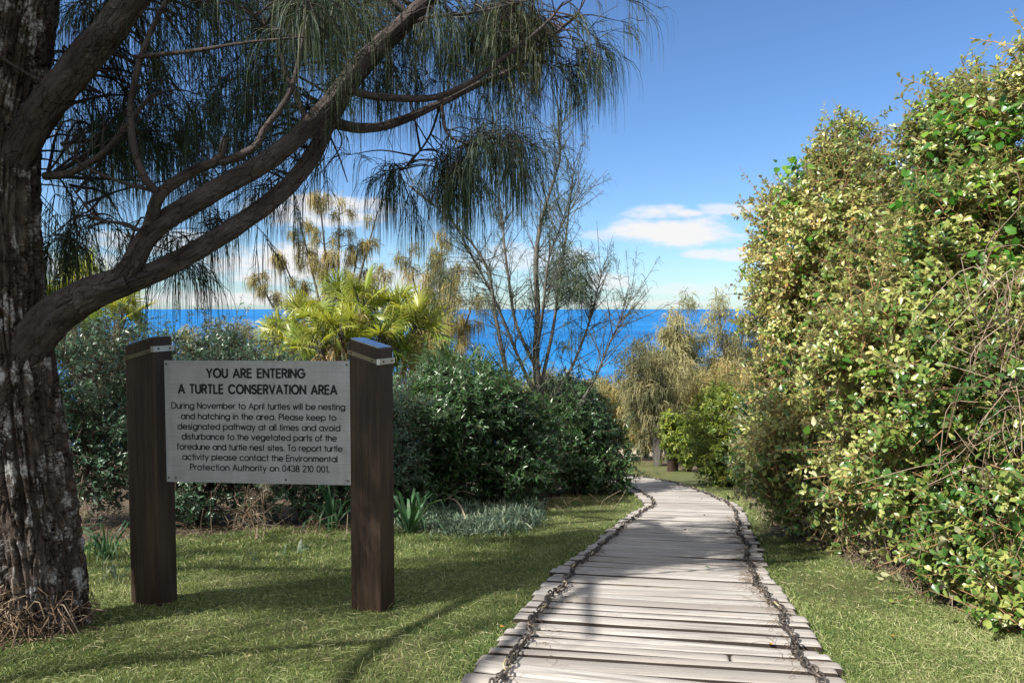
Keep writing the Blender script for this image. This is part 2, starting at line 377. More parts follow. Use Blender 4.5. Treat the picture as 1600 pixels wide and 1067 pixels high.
s = ramp(t, noise(t, 9, 7, ob, .7), [(.3, (.045, .032, .022)), (.55, (.11, .085, .06)), (.75, (.23, .19, .15))])
g = mixc(t, attr(t, 'rnd'), s, g)
sy = t.nodes.new('ShaderNodeSeparateXYZ'); t.links.new(ob, sy.inputs[0])
sand = ramp(t, noise(t, 1.5, 5, ob), [(.35, (.32, .27, .19)), (.65, (.50, .44, .34))])
mr = t.nodes.new('ShaderNodeMapRange'); mr.inputs['From Min'].default_value = 26; mr.inputs['From Max'].default_value = 38; t.links.new(sy.outputs[1], mr.inputs['Value'])
g = mixc(t, mr.outputs[0], g, sand)
t.links.new(g, b.inputs['Base Color']); b.inputs['Roughness'].default_value = .95; b.inputs['Specular IOR Level'].default_value = .1
bump(t, b, noise(t, 45, 6, ob, .7), .8, .03)
mk('ground', sheet(), m, kind='structure')

m, t, b = newmat('sea_water'); tcn = t.nodes.new('ShaderNodeTexCoord'); ob = tcn.outputs['Object']
f = noise(t, 1, 8, mapping(t, ob, (.004, .012, 1)), .62)
c = ramp(t, f, [(.35, (.002, .078, .24)), (.6, (.006, .12, .33)), (.72, (.03, .17, .40))])
w = noise(t, 1, 9, mapping(t, ob, (.05, .18, 1)), .7)
c = mixc(t, ramp(t, w, [(.66, (0, 0, 0)), (.72, (.5, .5, .5))]), c, (.30, .42, .55))
t.links.new(c, b.inputs['Base Color']); b.inputs['Roughness'].default_value = .5; b.inputs['Specular IOR Level'].default_value = .12
bump(t, b, w, .5, 1.0)
a = Acc(); ys = [55, 300, 2000, 60000]
for y0, y1 in zip(ys[:-1], ys[1:]):
    a.add([[-60000, y0, -10.4], [60000, y0, -10.4], [60000, y1, -10.4], [-60000, y1, -10.4]], [[0, 1, 2, 3]])
mk('sea', a, m, kind='structure')

# ------------------------------------------------------------------ boardwalk
def sampler(s):
    x = np.interp(s, PS, PXY[:, 0]); y = np.interp(s, PS, PXY[:, 1]); w = np.interp(s, PS, PW)
    e = .15
    tx = np.interp(s + e, PS, PXY[:, 0]) - np.interp(s - e, PS, PXY[:, 0]); ty = np.interp(s + e, PS, PXY[:, 1]) - np.interp(s - e, PS, PXY[:, 1])
    l = math.hypot(tx, ty); return np.array([x, y]), np.array([tx / l, ty / l]), w
DECK = 0.045
def build_deck():
    a = Acc(); s = .02; prof_n = 9; k = 0
    while s < PS[-1] - .3:
        wd_ = rng.choice([rng.uniform(.066, .09), rng.uniform(.09, .14)], p=[.4, .6]); gap = rng.uniform(.012, .022)
        c, tn, w = sampler(s + wd_ / 2)
        tn = unit(tn + rng.normal(0, .012, 2)); nr = np.array([tn[1], -tn[0]])
        l0 = -w / 2 + rng.normal(0, .014); l1 = w / 2 + rng.normal(0, .014)
        cuts = [(l0, l1)]
        if rng.random() < .13 or k in (24, 27):
            q = rng.uniform(-.1, .35); cuts = [(l0, q - .006), (q + .006, l1)]
        dz0 = rng.normal(0, .0028); dtilt = rng.normal(0, .006)
        for (u0, u1) in cuts:
            nu = max(6, int((u1 - u0) * 22)); uu = np.linspace(u0, u1, nu)
            wob = .004 * vnoise(np.stack([uu * 2.2, uu * 0 + k * 7.3, uu * 0], -1)); wob2 = .004 * vnoise(np.stack([uu * 2.2, uu * 0 + k * 7.3 + 40, uu * 0], -1))
            vv = np.array([-1, -.985, -.95, -.86, 0, .80, .95, .985, 1.])
            ends = np.array([0, .004, .014, .03]); uu = np.concatenate([u0 + ends, np.linspace(u0 + .06, u1 - .06, nu), u1 - ends[::-1]]); nu = len(uu)
            wob = .004 * vnoise(np.stack([uu * 2.2, uu * 0 + k * 7.3, uu * 0], -1)); wob2 = .004 * vnoise(np.stack([uu * 2.2, uu * 0 + k * 7.3 + 40, uu * 0], -1))
            edge = np.minimum((uu - u0), (u1 - uu)); ef = np.sqrt(np.clip(1 - (1 - np.clip(edge / .016, 0, 1)) ** 2, 0, 1))
            outer = (np.abs(uu) > w * .3)
            hw = wd_ / 2 * np.where(outer, .93 + .07 * ef, 1)
            X = np.empty((nu, prof_n + 4, 3)); Q = np.empty_like(X)
            for i in range(nu):
                e0 = -hw[i] + wob[i]; e1 = hw[i] + wob2[i]
                v = e0 + (e1 - e0) * (vv + 1) / 2
                z = DECK + dz0 + dtilt * uu[i] - .0050 * np.abs(vv) ** 9 - .0022 * np.abs(vv) ** 2 - .009 * (1 - ef[i]) + .0018 * vnoise(np.stack([np.full(prof_n, uu[i] * 5), v * 60, np.full(prof_n, k * 3.1)], -1))
                v = np.concatenate([[e0, e0], v, [e1, e1]]); z = np.concatenate([[-.05, z[0]], z, [z[-1], -.05]])
                xy = c + nr * uu[i] + tn * v[:, None]
                X[i, :, :2] = xy; X[i, :, 2] = z + gz(c[0] + nr[0] * uu[i] * 0, c[1])
                # follow the fall of the ground across the plank
                X[i, :, 2] += (-.18 if c[1] > 2.8 else 0) * (v * tn[1] + nr[1] * uu[i])
                Q[i, :, 0] = uu[i]; Q[i, :, 1] = v; Q[i, :, 2] = k * 1.37
            n2 = prof_n + 4
            i, j = np.meshgrid(np.arange(nu - 1), np.arange(n2 - 1), indexing='ij')
            Fq = np.stack([i * n2 + j, (i + 1) * n2 + j, (i + 1) * n2 + j + 1, i * n2 + j + 1], -1)[:, [0] + list(range(2, n2 - 3)) + [n2 - 2]].reshape(-1, 4)
            r = rng.random()
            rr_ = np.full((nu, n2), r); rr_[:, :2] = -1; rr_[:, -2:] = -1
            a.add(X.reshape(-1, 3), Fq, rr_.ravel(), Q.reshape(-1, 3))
            for e in (0, nu - 1):
                ring = X[e]; f = np.arange(n2)[None] if e == 0 else np.arange(n2)[::-1][None]
                a.add(ring, f, r * .3, Q[e])
        s += wd_ + gap; k += 1
    return a
m, t, b = newmat('weathered_timber'); q = attr(t, 'pco', 'Vector')
f1 = noise(t, 1, 7, mapping(t, q, (2.2, 60, 1)), .65, .3)
f2 = noise(t, 1, 5, mapping(t, q, (1.6, 10, 1)), .6)
c = ramp(t, f1, [(.25, (.055, .048, .043)), (.40, (.18, .17, .158)), (.53, (.325, .312, .29)), (.75, (.47, .45, .42))])
c = mixc(t, ramp(t, f2, [(.35, (.0, 0, 0)), (.75, (.75, .75, .75))]), c, (.25, .225, .205))
c = mixc(t, ramp(t, attr(t, 'rnd'), [(0, (.85, .85, .85)), (.35, (.35, .35, .35)), (.6, (.1, .1, .1)), (1, (0, 0, 0))]), c, (.20, .18, .16))
c = mixc(t, ramp(t, noise(t, 1, 6, mapping(t, q, (7, 24, 1)), .7), [(.60, (0, 0, 0)), (.70, (.8, .8, .8))]), c, (.10, .085, .07))
c = mixc(t, ramp(t, noise(t, 1, 4, mapping(t, q, (2.5, 30, 1)), .6), [(.66, (0, 0, 0)), (.76, (.6, .6, .6))]), c, (.38, .24, .11))
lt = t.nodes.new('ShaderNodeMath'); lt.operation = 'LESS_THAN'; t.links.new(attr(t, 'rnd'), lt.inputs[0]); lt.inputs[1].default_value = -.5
c = mixc(t, lt.outputs[0], c, (.035, .027, .021))     # plank sides near-black: shade of the gaps put into the colour, with dirt
t.links.new(c, b.inputs['Base Color']); b.inputs['Roughness'].default_value = .8; b.inputs['Specular IOR Level'].default_value = .25
bump(t, b, f1, .7, .006)
c0 = [0.6, 2.8, float(gz(.6, 2.8))]
bw = thing('boardwalk', c0, 'weathered grey timber boardwalk winding downhill through the grass towards the sea', 'boardwalk')
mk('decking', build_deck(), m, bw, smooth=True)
def link_tpl(a, p, T, up, ln, wdt, rr, rnd, segs=14, sides=6):
    Bn = unit(np.cross(T, up)); ang = np.arange(segs) * 2 * np.pi / segs
    st = ln / 2 - wdt / 2
    cx = np.cos(ang) * wdt / 2 + np.sign(np.cos(ang)) * st * (np.abs(np.cos(ang)) > 1e-6); cy = np.sin(ang) * wdt / 2
    pts = p + cx[:, None] * T + cy[:, None] * Bn
    N2 = np.cross(T, Bn)
    rad = unit(np.cos(ang)[:, None] * T + np.sin(ang)[:, None] * Bn)
    b2 = np.arange(sides) * 2 * np.pi / sides
    V = pts[:, None] + rr * (np.cos(b2)[None, :, None] * rad[:, None] + np.sin(b2)[None, :, None] * N2)
    i, j = np.meshgrid(np.arange(segs), np.arange(sides), indexing='ij')
    Fq = np.stack([i * sides + j, ((i + 1) % segs) * sides + j, ((i + 1) % segs) * sides + (j + 1) % sides, i * sides + (j + 1) % sides], -1).reshape(-1, 4)
    a.add(V.reshape(-1, 3), Fq, rnd)
mchain, t, b = newmat('chain_iron')
c = ramp(t, attr(t, 'rnd'), [(0, (.032, .027, .024)), (.7, (.075, .062, .053)), (.93, (.13, .105, .085)), (1, (.40, .33, .21))])
t.links.new(c, b.inputs['Base Color']); b.inputs['Metallic'].default_value = .45; b.inputs['Roughness'].default_value = .55
CHAIN_AT = {}
for sg in (-1, 1):
    a = Acc(); s = .05; k = 0; line = []
    while s < PS[-1] - .5:
        c, tn, w = sampler(s); nr = np.array([tn[1], -tn[0]])
        off = sg * (w / 2 - (.125 if sg < 0 else .12)) + .012 * math.sin(s * 5.1 + sg) + .012 * math.sin(s * 13 + 2 * sg)
        x, y = c + nr * off
        z = float(gz(c[0], c[1])) + (-.18 if c[1] > 2.8 else 0) * nr[1] * off + DECK + .020 + .006 * math.sin(s * 37)
        line.append((x, y, z)); s += .0425
    line = np.array(line); Tn = unit(np.gradient(line, axis=0)); CHAIN_AT[sg] = line
    for k in range(len(line)):
        up = np.array([0, 0, 1.0]); T = Tn[k]; sidev = unit(np.cross(T, up)); a_ = (R(38) if k % 2 else R(-50)) + rng.normal(0, .25)
        u2 = unit(np.cos(a_) * up + np.sin(a_) * sidev)
        st = k % 7 == 0 and rng.random() < .5
        near = line[k][1] < 7
        link_tpl(a, line[k] + rng.normal(0, .002, 3), unit(T + rng.normal(0, .10, 3)), u2, .058, .031, .0050, 1.0 if st else rng.uniform(0, .9), 14 if near else 8, 6 if near else 4)
    mk('chain', a, mchain, bw)

# ------------------------------------------------------------------ turtle sign
def stroke_font():
    g = {}
    def Ln(*p): return np.array(p, float).reshape(-1, 2)
    def Ar(cx, cy, rx, ry, a0, a1, n=14):
        t = np.radians(np.linspace(a0, a1, n)); return np.stack([cx + rx * np.cos(t), cy + ry * np.sin(t)], -1)
    r = .34; O = Ar(r, r, r, r, 0, 360, 25)
    g['a'] = (.68, [O, Ln(.68, 0, .68, .68)]); g['b'] = (.68, [O, Ln(0, 0, 0, 1)]); g['c'] = (.62, [Ar(r, r, r, r, 42, 318, 20)])
    g['d'] = (.68, [O, Ln(.68, 0, .68, 1)]); g['e'] = (.68, [Ar(r, r, r, r, 0, 318, 22), Ln(0, r, .68, r)])
    g['f'] = (.30, [np.vstack([Ln(.1, 0, .1, .8), Ar(.3, .8, .2, .2, 180, 95, 6)]), Ln(0, .68, .28, .68)])
    g['g'] = (.68, [O, np.vstack([Ln(.68, .68, .68, .05), Ar(r, .05, r, .33, 0, -145, 12)])])
    g['h'] = (.54, [Ln(0, 0, 0, 1), np.vstack([Ar(.27, .41, .27, .27, 180, 0, 10), Ln(.54, .41, .54, 0)])])
    g['i'] = (.0, [Ln(0, 0, 0, .68), Ln(0, .88, 0, .97)]); g['l'] = (.0, [Ln(0, 0, 0, 1)])
    g['k'] = (.46, [Ln(0, 0, 0, 1), Ln(.02, .28, .42, .68), Ln(.14, .4, .46, 0)])
    g['m'] = (.88, [Ln(0, 0, 0, .68), np.vstack([Ar(.22, .46, .22, .22, 180, 0, 9), Ln(.44, .46, .44, 0)]), np.vstack([Ar(.66, .46, .22, .22, 180, 0, 9), Ln(.88, .46, .88, 0)])])
    g['n'] = (.54, [Ln(0, 0, 0, .68), np.vstack([Ar(.27, .41, .27, .27, 180, 0, 10), Ln(.54, .41, .54, 0)])])
    g['o'] = (.68, [O]); g['p'] = (.68, [O, Ln(0, .68, 0, -.3)]); g['r'] = (.28, [Ln(0, 0, 0, .68), Ar(.26, .42, .26, .26, 180, 82, 7)])
    g['s'] = (.42, [np.vstack([Ar(.21, .51, .19, .17, 25, 250, 10), Ar(.21, .17, .21, .17, 80, -155, 10)])])
    g['t'] = (.26, [Ln(.12, 0, .12, .95), Ln(0, .68, .26, .68)])
    g['u'] = (.54, [np.vstack([Ln(0, .68, 0, .27), Ar(.27, .27, .27, .27, 180, 360, 10)]), Ln(.54, .68, .54, 0)])
    g['v'] = (.54, [Ln(0, .68, .27, 0), Ln(.54, .68, .27, 0)]); g['w'] = (.8, [Ln(0, .68, .2, 0), Ln(.2, 0, .4, .68), Ln(.4, .68, .6, 0), Ln(.6, 0, .8, .68)])
    g['y'] = (.54, [Ln(0, .68, .28, .02), Ln(.54, .68, .16, -.3)])
    g['A'] = (.74, [Ln(0, 0, .37, 1), Ln(.74, 0, .37, 1), Ln(.13, .3, .61, .3)]); g['D'] = (.72, [Ln(0, 0, 0, 1), np.vstack([Ln(0, 1, .25, 1), Ar(.25, .5, .47, .5, 90, -90, 16), Ln(.25, 0, 0, 0)])])
    g['E'] = (.48, [Ln(0, 0, 0, 1), Ln(0, 1, .48, 1), Ln(0, .52, .45, .52), Ln(0, 0, .48, 0)]); g['N'] = (.66, [Ln(0, 0, 0, 1), Ln(0, 1, .66, 0), Ln(.66, 0, .66, 1)])
    g['P'] = (.52, [Ln(0, 0, 0, 1), np.vstack([Ln(0, 1, .25, 1), Ar(.25, .74, .27, .26, 90, -90, 10), Ln(.25, .48, 0, .48)])])
    g['R'] = (.54, g['P'][1] + [Ln(.27, .48, .54, 0)]); g['T'] = (.5, [Ln(.25, 0, .25, 1), Ln(0, 1, .5, 1)])
    g['Y'] = (.62, [Ln(0, 1, .31, .45), Ln(.62, 1, .31, .45), Ln(.31, .45, .31, 0)]); g['O'] = (.86, [Ar(.43, .5, .43, .5, 0, 360, 30)])
    g['U'] = (.6, [np.vstack([Ln(0, 1, 0, .3), Ar(.3, .3, .3, .3, 180, 360, 12), Ln(.6, .3, .6, 1)])]); g['I'] = (.0, [Ln(0, 0, 0, 1)])
    g['G'] = (.84, [Ar(.43, .5, .43, .5, 42, 360, 24), Ln(.86, .5, .48, .5)]); g['L'] = (.44, [Ln(0, 1, 0, 0), Ln(0, 0, .44, 0)])
    g['C'] = (.78, [Ar(.43, .5, .43, .5, 42, 318, 24)]); g['S'] = (.54, [np.vstack([Ar(.27, .75, .24, .25, 20, 255, 12), Ar(.27, .26, .27, .26, 78, -160, 12)])])
    g['V'] = (.66, [Ln(0, 1, .33, 0), Ln(.66, 1, .33, 0)])
    g['0'] = (.54, [Ar(.27, .5, .27, .5, 0, 360, 24)]); g['1'] = (.2, [Ln(.2, 0, .2, 1), Ln(.2, 1, 0, .86)])
    g['2'] = (.52, [np.vstack([Ar(.26, .73, .25, .26, 165, -35, 10), Ln(.0, 0), Ln(.52, 0)])])
    g['3'] = (.5, [Ar(.24, .75, .22, .24, 160, -85, 11), Ar(.24, .26, .26, .26, 88, -160, 12)]); g['4'] = (.56, [Ln(.42, 0, .42, 1), Ln(.42, 1, 0, .27), Ln(0, .27, .56, .27)])
    g['8'] = (.52, [Ar(.26, .755, .21, .235, 0, 360, 18), Ar(.26, .26, .26, .26, 0, 360, 20)]); g['.'] = (.10, [Ln(.06, -.02, .06, .08)])
    return g
GLY = stroke_font()
def text_line(text, cap_h, width, stroke, space=.42, track=.2):
    """strokes of one line: list of quads, centred on x=0, baseline y=0, squeezed to the given width"""
    x = 0; out = []
    for ch in text:
        if ch == ' ': x += space; continue
        w, ss = GLY[ch]
        for s_ in ss: out.append(s_ + [x, 0])
        x += w + track + (.06 if ch in 'il' else 0)
    x -= track; sx = width / x; quads = []
    for s_ in out:
        p = (s_ - [x / 2, 0]) * [sx, cap_h]
        for q0, q1 in zip(p[:-1], p[1:]):
            d = q1 - q0; l = np.linalg.norm(d)
            if l < 1e-7: continue
            d /= l; n = np.array([-d[1], d[0]]) * stroke / 2; e = d * stroke * .28
            quads.append([q0 - e - n, q1 + e - n, q1 + e + n, q0 - e + n])
    return np.array(quads)

PL, PR = P(257, 563, 3.985), P(546.5, 564, 3.93)
ZTL, ZTR = PL[2], PR[2]; ZBL, ZBR = P(258, 752, 3.985)[2], P(546, 757.5, 3.93)[2]
base_l, base_r = GP(238, 951), GP(583, 957)
sign = thing('information_sign', (PL + PR) / 2 * [1, 1, 0] + [0, 0, float(gz(-1.4, 4))], 'grey metal turtle conservation notice held between two dark timber posts on the lawn', 'sign')
mpost, t, b = newmat('dark_timber'); q = attr(t, 'pco', 'Vector')
f1 = noise(t, 1, 6, mapping(t, q, (70, 70, 2.2)), .6, .2); f2 = noise(t, 1, 5, mapping(t, q, (8, 8, 1.6)), .6)
c = ramp(t, f1, [(.3, (.010, .0052, .0034)), (.55, (.027, .0145, .0085)), (.8, (.058, .034, .020))])
c = mixc(t, ramp(t, f2, [(.45, (0, 0, 0)), (.75, (.55, .55, .55))]), c, (.075, .050, .030))
t.links.new(c, b.inputs['Base Color']); b.inputs['Roughness'].default_value = .6; b.inputs['Specular IOR Level'].default_value = .35
bump(t, b, f1, .6, .004)
msteel, t, b = newmat('brushed_steel'); q = attr(t, 'pco', 'Vector')
f = noise(t, 1, 5, mapping(t, q, (5, 5, 220)), .6)
f_ = noise(t, 6, 6, q, .6); st = noise(t, 1, 6, mapping(t, q, (22, 22, 1.6)), .65); st2 = noise(t, 4.5, 6, q, .65)
pc = ramp(t, f, [(.3, (.235, .23, .232)), (.7, (.315, .31, .312))])
pc = mixc(t, ramp(t, st, [(.45, (0, 0, 0)), (.72, (.45, .45, .45))]), pc, (.17, .165, .16)); pc = mixc(t, ramp(t, st2, [(.5, (0, 0, 0)), (.75, (.5, .5, .5))]), pc, (.42, .42, .43))
t.links.new(pc, b.inputs['Base Color']); b.inputs['Metallic'].default_value = .35
t.links.new(ramp(t, f_, [(.3, (.42, .42, .42)), (.7, (.62, .62, .62))]), b.inputs['Roughness']); b.inputs['Specular IOR Level'].default_value = .4
mink = plain('sign_ink', (.008, .008, .009), .5, 0, .3)
mstrap = plain('tarnished_strap', (.20, .16, .11), .5, .6)
mbolt = plain('bolt_metal', (.12, .10, .08), .4, .8)
mbright = plain('bright_steel', (.62, .61, .60), .38, .7)
mcap = plain('post_cap', (.42, .46, .52), .16, .9, .8)

def make_post(center, psi, slope, ztop, w1=.20, w2=.15):
    e1 = np.array([math.cos(psi), -math.sin(psi), 0]); e2 = np.array([math.sin(psi), math.cos(psi), 0])   # e1 left to right, e2 into the picture
    zb = float(gz(center[0], center[1])) - .25
    c = np.array([center[0], center[1], 0])
    nb = .010
    prof = []
    for sx_, sy_ in ((-1, -1), (1, -1), (1, 1), (-1, 1)):
        cx, cy = sx_ * (w1 / 2 - nb), sy_ * (w2 / 2 - nb)
        a0 = {(-1, -1): 180, (1, -1): 270, (1, 1): 0, (-1, 1): 90}[(sx_, sy_)]
        for k in range(4):
            an = math.radians(a0 + 30 * k); prof.append((cx + nb * math.cos(an), cy + nb * math.sin(an)))
    prof = np.array(prof); n = len(prof)
    def ring(scale, f):
        pu = prof * scale
        z = f(pu[:, 0]); return c + pu[:, :1] * e1 + pu[:, 1:] * e2 + np.stack([z * 0, z * 0, z], -1)
    a = Acc(); rows = []; qs = []
    zt = lambda u: ztop + slope * u
    fr = np.concatenate([np.linspace(0, 1, 40)])
    for f in fr:
        rows.append(ring(1.0, lambda u, f=f: zb + (zt(u) - .006 - zb) * f)); qs.append(rows[-1] - c)
    rows.append(ring(.96, zt)); qs.append(rows[-1] - c)
    Rr = len(rows); i, j = np.meshgrid(np.arange(Rr - 1), np.arange(n), indexing='ij')
    Fq = np.stack([i * n + j, i * n + (j + 1) % n, (i + 1) * n + (j + 1) % n, (i + 1) * n + j], -1).reshape(-1, 4)
    a.add(np.vstack(rows), Fq, .5, np.vstack(qs)); a.add(rows[-1], np.arange(n)[None], .5, qs[-1])
    post = mk('post', a, mpost, sign, smooth=False)
    a = Acc(); r0 = ring(.93, lambda u: zt(u) + .0015); r1 = ring(.93, lambda u: zt(u) + .005); r2 = ring(.90, lambda u: zt(u) + .0065)
    V = np.vstack([r0, r1, r2]); i, j = np.meshgrid(np.arange(2), np.arange(n), indexing='ij')
    a.add(V, np.stack([i * n + j, i * n + (j + 1) % n, (i + 1) * n + (j + 1) % n, (i + 1) * n + j], -1).reshape(-1, 4)); a.add(r2, np.arange(n)[None])
    cap = mk('cap', a, mcap, post, smooth=False)
    # strap: a band round the post, sloping on the wide faces like the cut top
    def band(o, z0, hgt, seg, thick, mat, name):
        A_ = Acc()
        pts = np.array(seg)
        V = []
        for (u, v) in pts:
            for th in (0, thick):
                for dz_ in (0, hgt):
                    nx = np.sign(u) * (abs(u) >= w1 / 2 - 1e-6); ny = np.sign(v) * (abs(v) >= w2 / 2 - 1e-6)
                    V.append(c + (u + nx * (th + .001)) * e1 + (v + ny * (th + .001)) * e2 + [0, 0, z0(u) + dz_])
        V = np.array(V); f = []
        for k in range(len(pts) - 1):
            p0, p1 = k * 4, (k + 1) * 4
            f += [[p0 + 2, p1 + 2, p1 + 3, p0 + 3], [p0 + 1, p0 + 3, p1 + 3, p1 + 1], [p0, p1, p1 + 2, p0 + 2], [p0, p0 + 1, p1 + 1, p1]]
        f += [[0, 2, 3, 1], [len(V) - 4, len(V) - 3, len(V) - 1, len(V) - 2]]
        A_.add(V, f); return mk(name, A_, mat, post, smooth=False)
    zs = lambda u: ztop - .085 + slope * 1.05 * u
    x, y = w1 / 2, w2 / 2
    band(None, zs, .024, [(x, y), (-x, y), (-x, -y), (x - .012, -y)], .003, mstrap, 'strap')
    zr = zs(x)
    band(None, lambda u: zr, .032, [(x - .012, -y), (x, -y), (x, y), (x - .012, y)], .006, mbright, 'bracket')
    def bolt(u, v, z, nrm, r=.006):
        A_ = Acc(); p = c + u * e1 + v * e2; p = np.array([p[0], p[1], z])
        tube(A_, [p, p + nrm * .004, p + nrm * .007], [r, r, r * .6], 8); mk('bolt', A_, mbolt, post)
    for v in (-y + .03, y - .03): bolt(x + .007, v, zr + .016, e1)
    for u in (-x + .02, x - .045): bolt(u, -y - .004, zs(u) + .012, -e2, .005)
    return post
make_post(P(236, 700, 4.08)[:2], R(15), .27, P(236, 533, 4.08)[2])
make_post(P(581, 700, 3.97)[:2], R(21), -.27, P(578, 536.5, 3.97)[2])

pn = unit(np.cross(PR - PL, [0, 0, 1.])); pn = pn if pn[1] < 0 else -pn     # panel normal, towards the camera
def panel_pt(u, v, out=0.0):
    """u 0..1 left to right, v 0..1 top to bottom"""
    u = np.asarray(u, float); v = np.asarray(v, float)
    xy = PL[:2] + (PR - PL)[:2] * u[..., None]
    zt = ZTL + (ZTR - ZTL) * u; zb = ZBL + (ZBR - ZBL) * u
    return np.concatenate([xy, (zt + (zb - zt) * v)[..., None]], -1) + pn * out
a = Acc()
nu, nv = 24, 16
U, Vv = np.meshgrid(np.linspace(0, 1, nu), np.linspace(0, 1, nv), indexing='ij')
front = panel_pt(U, Vv, .004); back = panel_pt(U, Vv, -.004)
i, j = np.meshgrid(np.arange(nu - 1), np.arange(nv - 1), indexing='ij')
Fq = np.stack([i * nv + j, (i + 1) * nv + j, (i + 1) * nv + j + 1, i * nv + j + 1], -1).reshape(-1, 4)
a.add(front.reshape(-1, 3), Fq); a.add(back.reshape(-1, 3), Fq[:, ::-1])
for uv in ([(k / 20, 0) for k in range(21)], [(k / 20, 1) for k in range(21)], [(0, k / 20) for k in range(21)], [(1, k / 20) for k in range(21)]):
    uu = np.array(uv); p0 = panel_pt(uu[:, 0], uu[:, 1], .004); p1 = panel_pt(uu[:, 0], uu[:, 1], -.004)
    k = np.arange(20); a.add(np.vstack([p0, p1]), np.stack([k, k + 1, k + 22, k + 21], -1))
panel = mk('panel', a, msteel, sign, smooth=False)
PWD, PHT = np.linalg.norm((PR - PL)[:2]), ZTL - ZBL
LINES = [("YOU ARE ENTERING", .143, 440, 1190, .083, .0108), ("A TURTLE CONSERVATION AREA", .273, 222, 1428, .083, .0108),
         ("During November to April turtles will be nesting", .396, 170, 1485, .056, .0056), ("and hatching in the area. Please keep to", .482, 240, 1418, .056, .0056),
         ("designated pathway at all times and avoid", .566, 213, 1447, .056, .0056), ("disturbance to the vegetated parts of the", .649, 243, 1420, .056, .0056),
         ("foredune and turtle nest sites. To report turtle", .733, 205, 1462, .056, .0056), ("activity please contact the Environmental", .817, 245, 1425, .056, .0056),
         ("Protection Authority on 0438 210 001.", .901, 303, 1362, .056, .0056)]
a = Acc()
for txt, vb, x0, x1, ch, st in LINES:
    xl = lambda x: (x - 122) / 1398
    w = (xl(x1) - xl(x0)) * PWD - st; uc = (xl(x0) + xl(x1)) / 2
    q = text_line(txt, ch * PHT - st, w, st, .55 if st > .006 else .42, .26 if st > .006 else .2)
    uu = uc + q[..., 0] / PWD; vv = vb - (q[..., 1] + st / 2) / PHT
    V = panel_pt(uu.ravel(), vv.ravel(), .0052)
    a.add(V, np.arange(len(V)).reshape(-1, 4))
mk('lettering', a, mink, panel, smooth=False)
for (u, v) in ((.012, .03), (.985, .03), (.012, .965), (.985, .965), (.05, .965), (.65, .965)):
    A_ = Acc(); p = panel_pt(np.array(u), np.array(v), .004); tube(A_, [p, p + pn * .002, p + pn * .003], [.006, .006, .003], 8); mk('screw', A_, mbolt, panel)

# ------------------------------------------------------------------ big she-oak on the left
def trunk_mesh(pts, rad, sides=120, rows=300, depth=.042, flare=.0, seed=0.0):
    c = catmull(pts, rows); rr = np.interp(np.linspace(0, 1, rows), np.linspace(0, 1, len(rad)), rad)
    T = unit(np.gradient(c, axis=0)); s = np.concatenate([[0], np.cumsum(np.linalg.norm(np.diff(c, axis=0), axis=1))])
    U = unit(np.cross(np.array([0, 1., 0]), T)); B = np.cross(T, U)
    an = np.arange(sides) * 2 * np.pi / sides
    ca, sa = np.cos(an)[None], np.sin(an)[None]
    S = s[:, None] + 0 * ca; ca = ca + 0 * S; sa = sa + 0 * S
    k = 3.0
    q = np.stack([ca * k + 0 * S + seed, sa * k + 0 * S, S * 1.7], -1)
    warp = .45 * fbm(q * 1.3 + 30, 2)
    q2 = np.stack([ca * k * 1.25 + warp * .4 + seed, sa * k * 1.25 + warp * .4, S * 1.15 + warp], -1)
    n1 = vnoise(q2 * 2.3); n2 = vnoise(np.stack([ca * 6 + seed, sa * 6, S * 6 + 9], -1))
    n3 = vnoise(q2 * [5.2, 5.2, 3.0] + 61); fur = np.maximum(np.exp(-(n1 / .12) ** 2), .55 * np.exp(-(n3 / .10) ** 2)); cross = np.exp(-(n2 / .07) ** 2) * .45
    h = -np.maximum(fur, cross) * depth + (.011 * fbm(q * 6, 3) + .02 * vnoise(q * .6 + 5)) * np.minimum(1, rr[:, None] / .16)
    plate = 1 - np.maximum(fur, cross)
    r = rr[:, None] + h
    if flare: r = r * (1 + flare * np.exp(-S / .22) * (1 + .5 * np.cos(3 * an + 1)[None]))
    V = c[:, None] + r[..., None] * (ca[..., None] * U[:, None] + sa[..., None] * B[:, None])
    i, j = np.meshgrid(np.arange(rows - 1), np.arange(sides), indexing='ij')
    Fq = np.stack([i * sides + j, i * sides + (j + 1) % sides, (i + 1) * sides + (j + 1) % sides, (i + 1) * sides + j], -1).reshape(-1, 4)
    a = Acc(); a.add(V.reshape(-1, 3), Fq, plate.ravel(), np.stack([rr[:, None] * ca, rr[:, None] * sa, S], -1).reshape(-1, 3))
    return a
def pxline(lst): return np.array([P(x, y, d) for x, y, d in lst])
tb = GP(66, 985)
TREE = thing('she_oak_tree', (tb[0], tb[1], tb[2]), 'large she-oak with deeply furrowed lichen-spotted trunk and long drooping needles left of the sign', 'tree', 'she-oak trees')
trunk_pts = np.vstack([P(68, 1000, 3.55) - [0, 0, .12], P(60, 900, 3.58), P(42, 760, 3.6), P(24, 620, 3.62), P(10, 480, 3.62), P(0, 340, 3.6), P(2, 200, 3.58), P(22, 80, 3.55), P(40, -40, 3.5), P(60, -250, 3.4), P(40, -600, 3.3), P(60, -1000, 3.3)])
mk('trunk', trunk_mesh(trunk_pts, rad=[.21, .205, .195, .195, .195, .185, .18, .17, .155, .14, .11, .07], flare=.03, sides=220, rows=1000), M['bark_big'], TREE)
BR = []   # centre lines with radii, for twigs to hang from
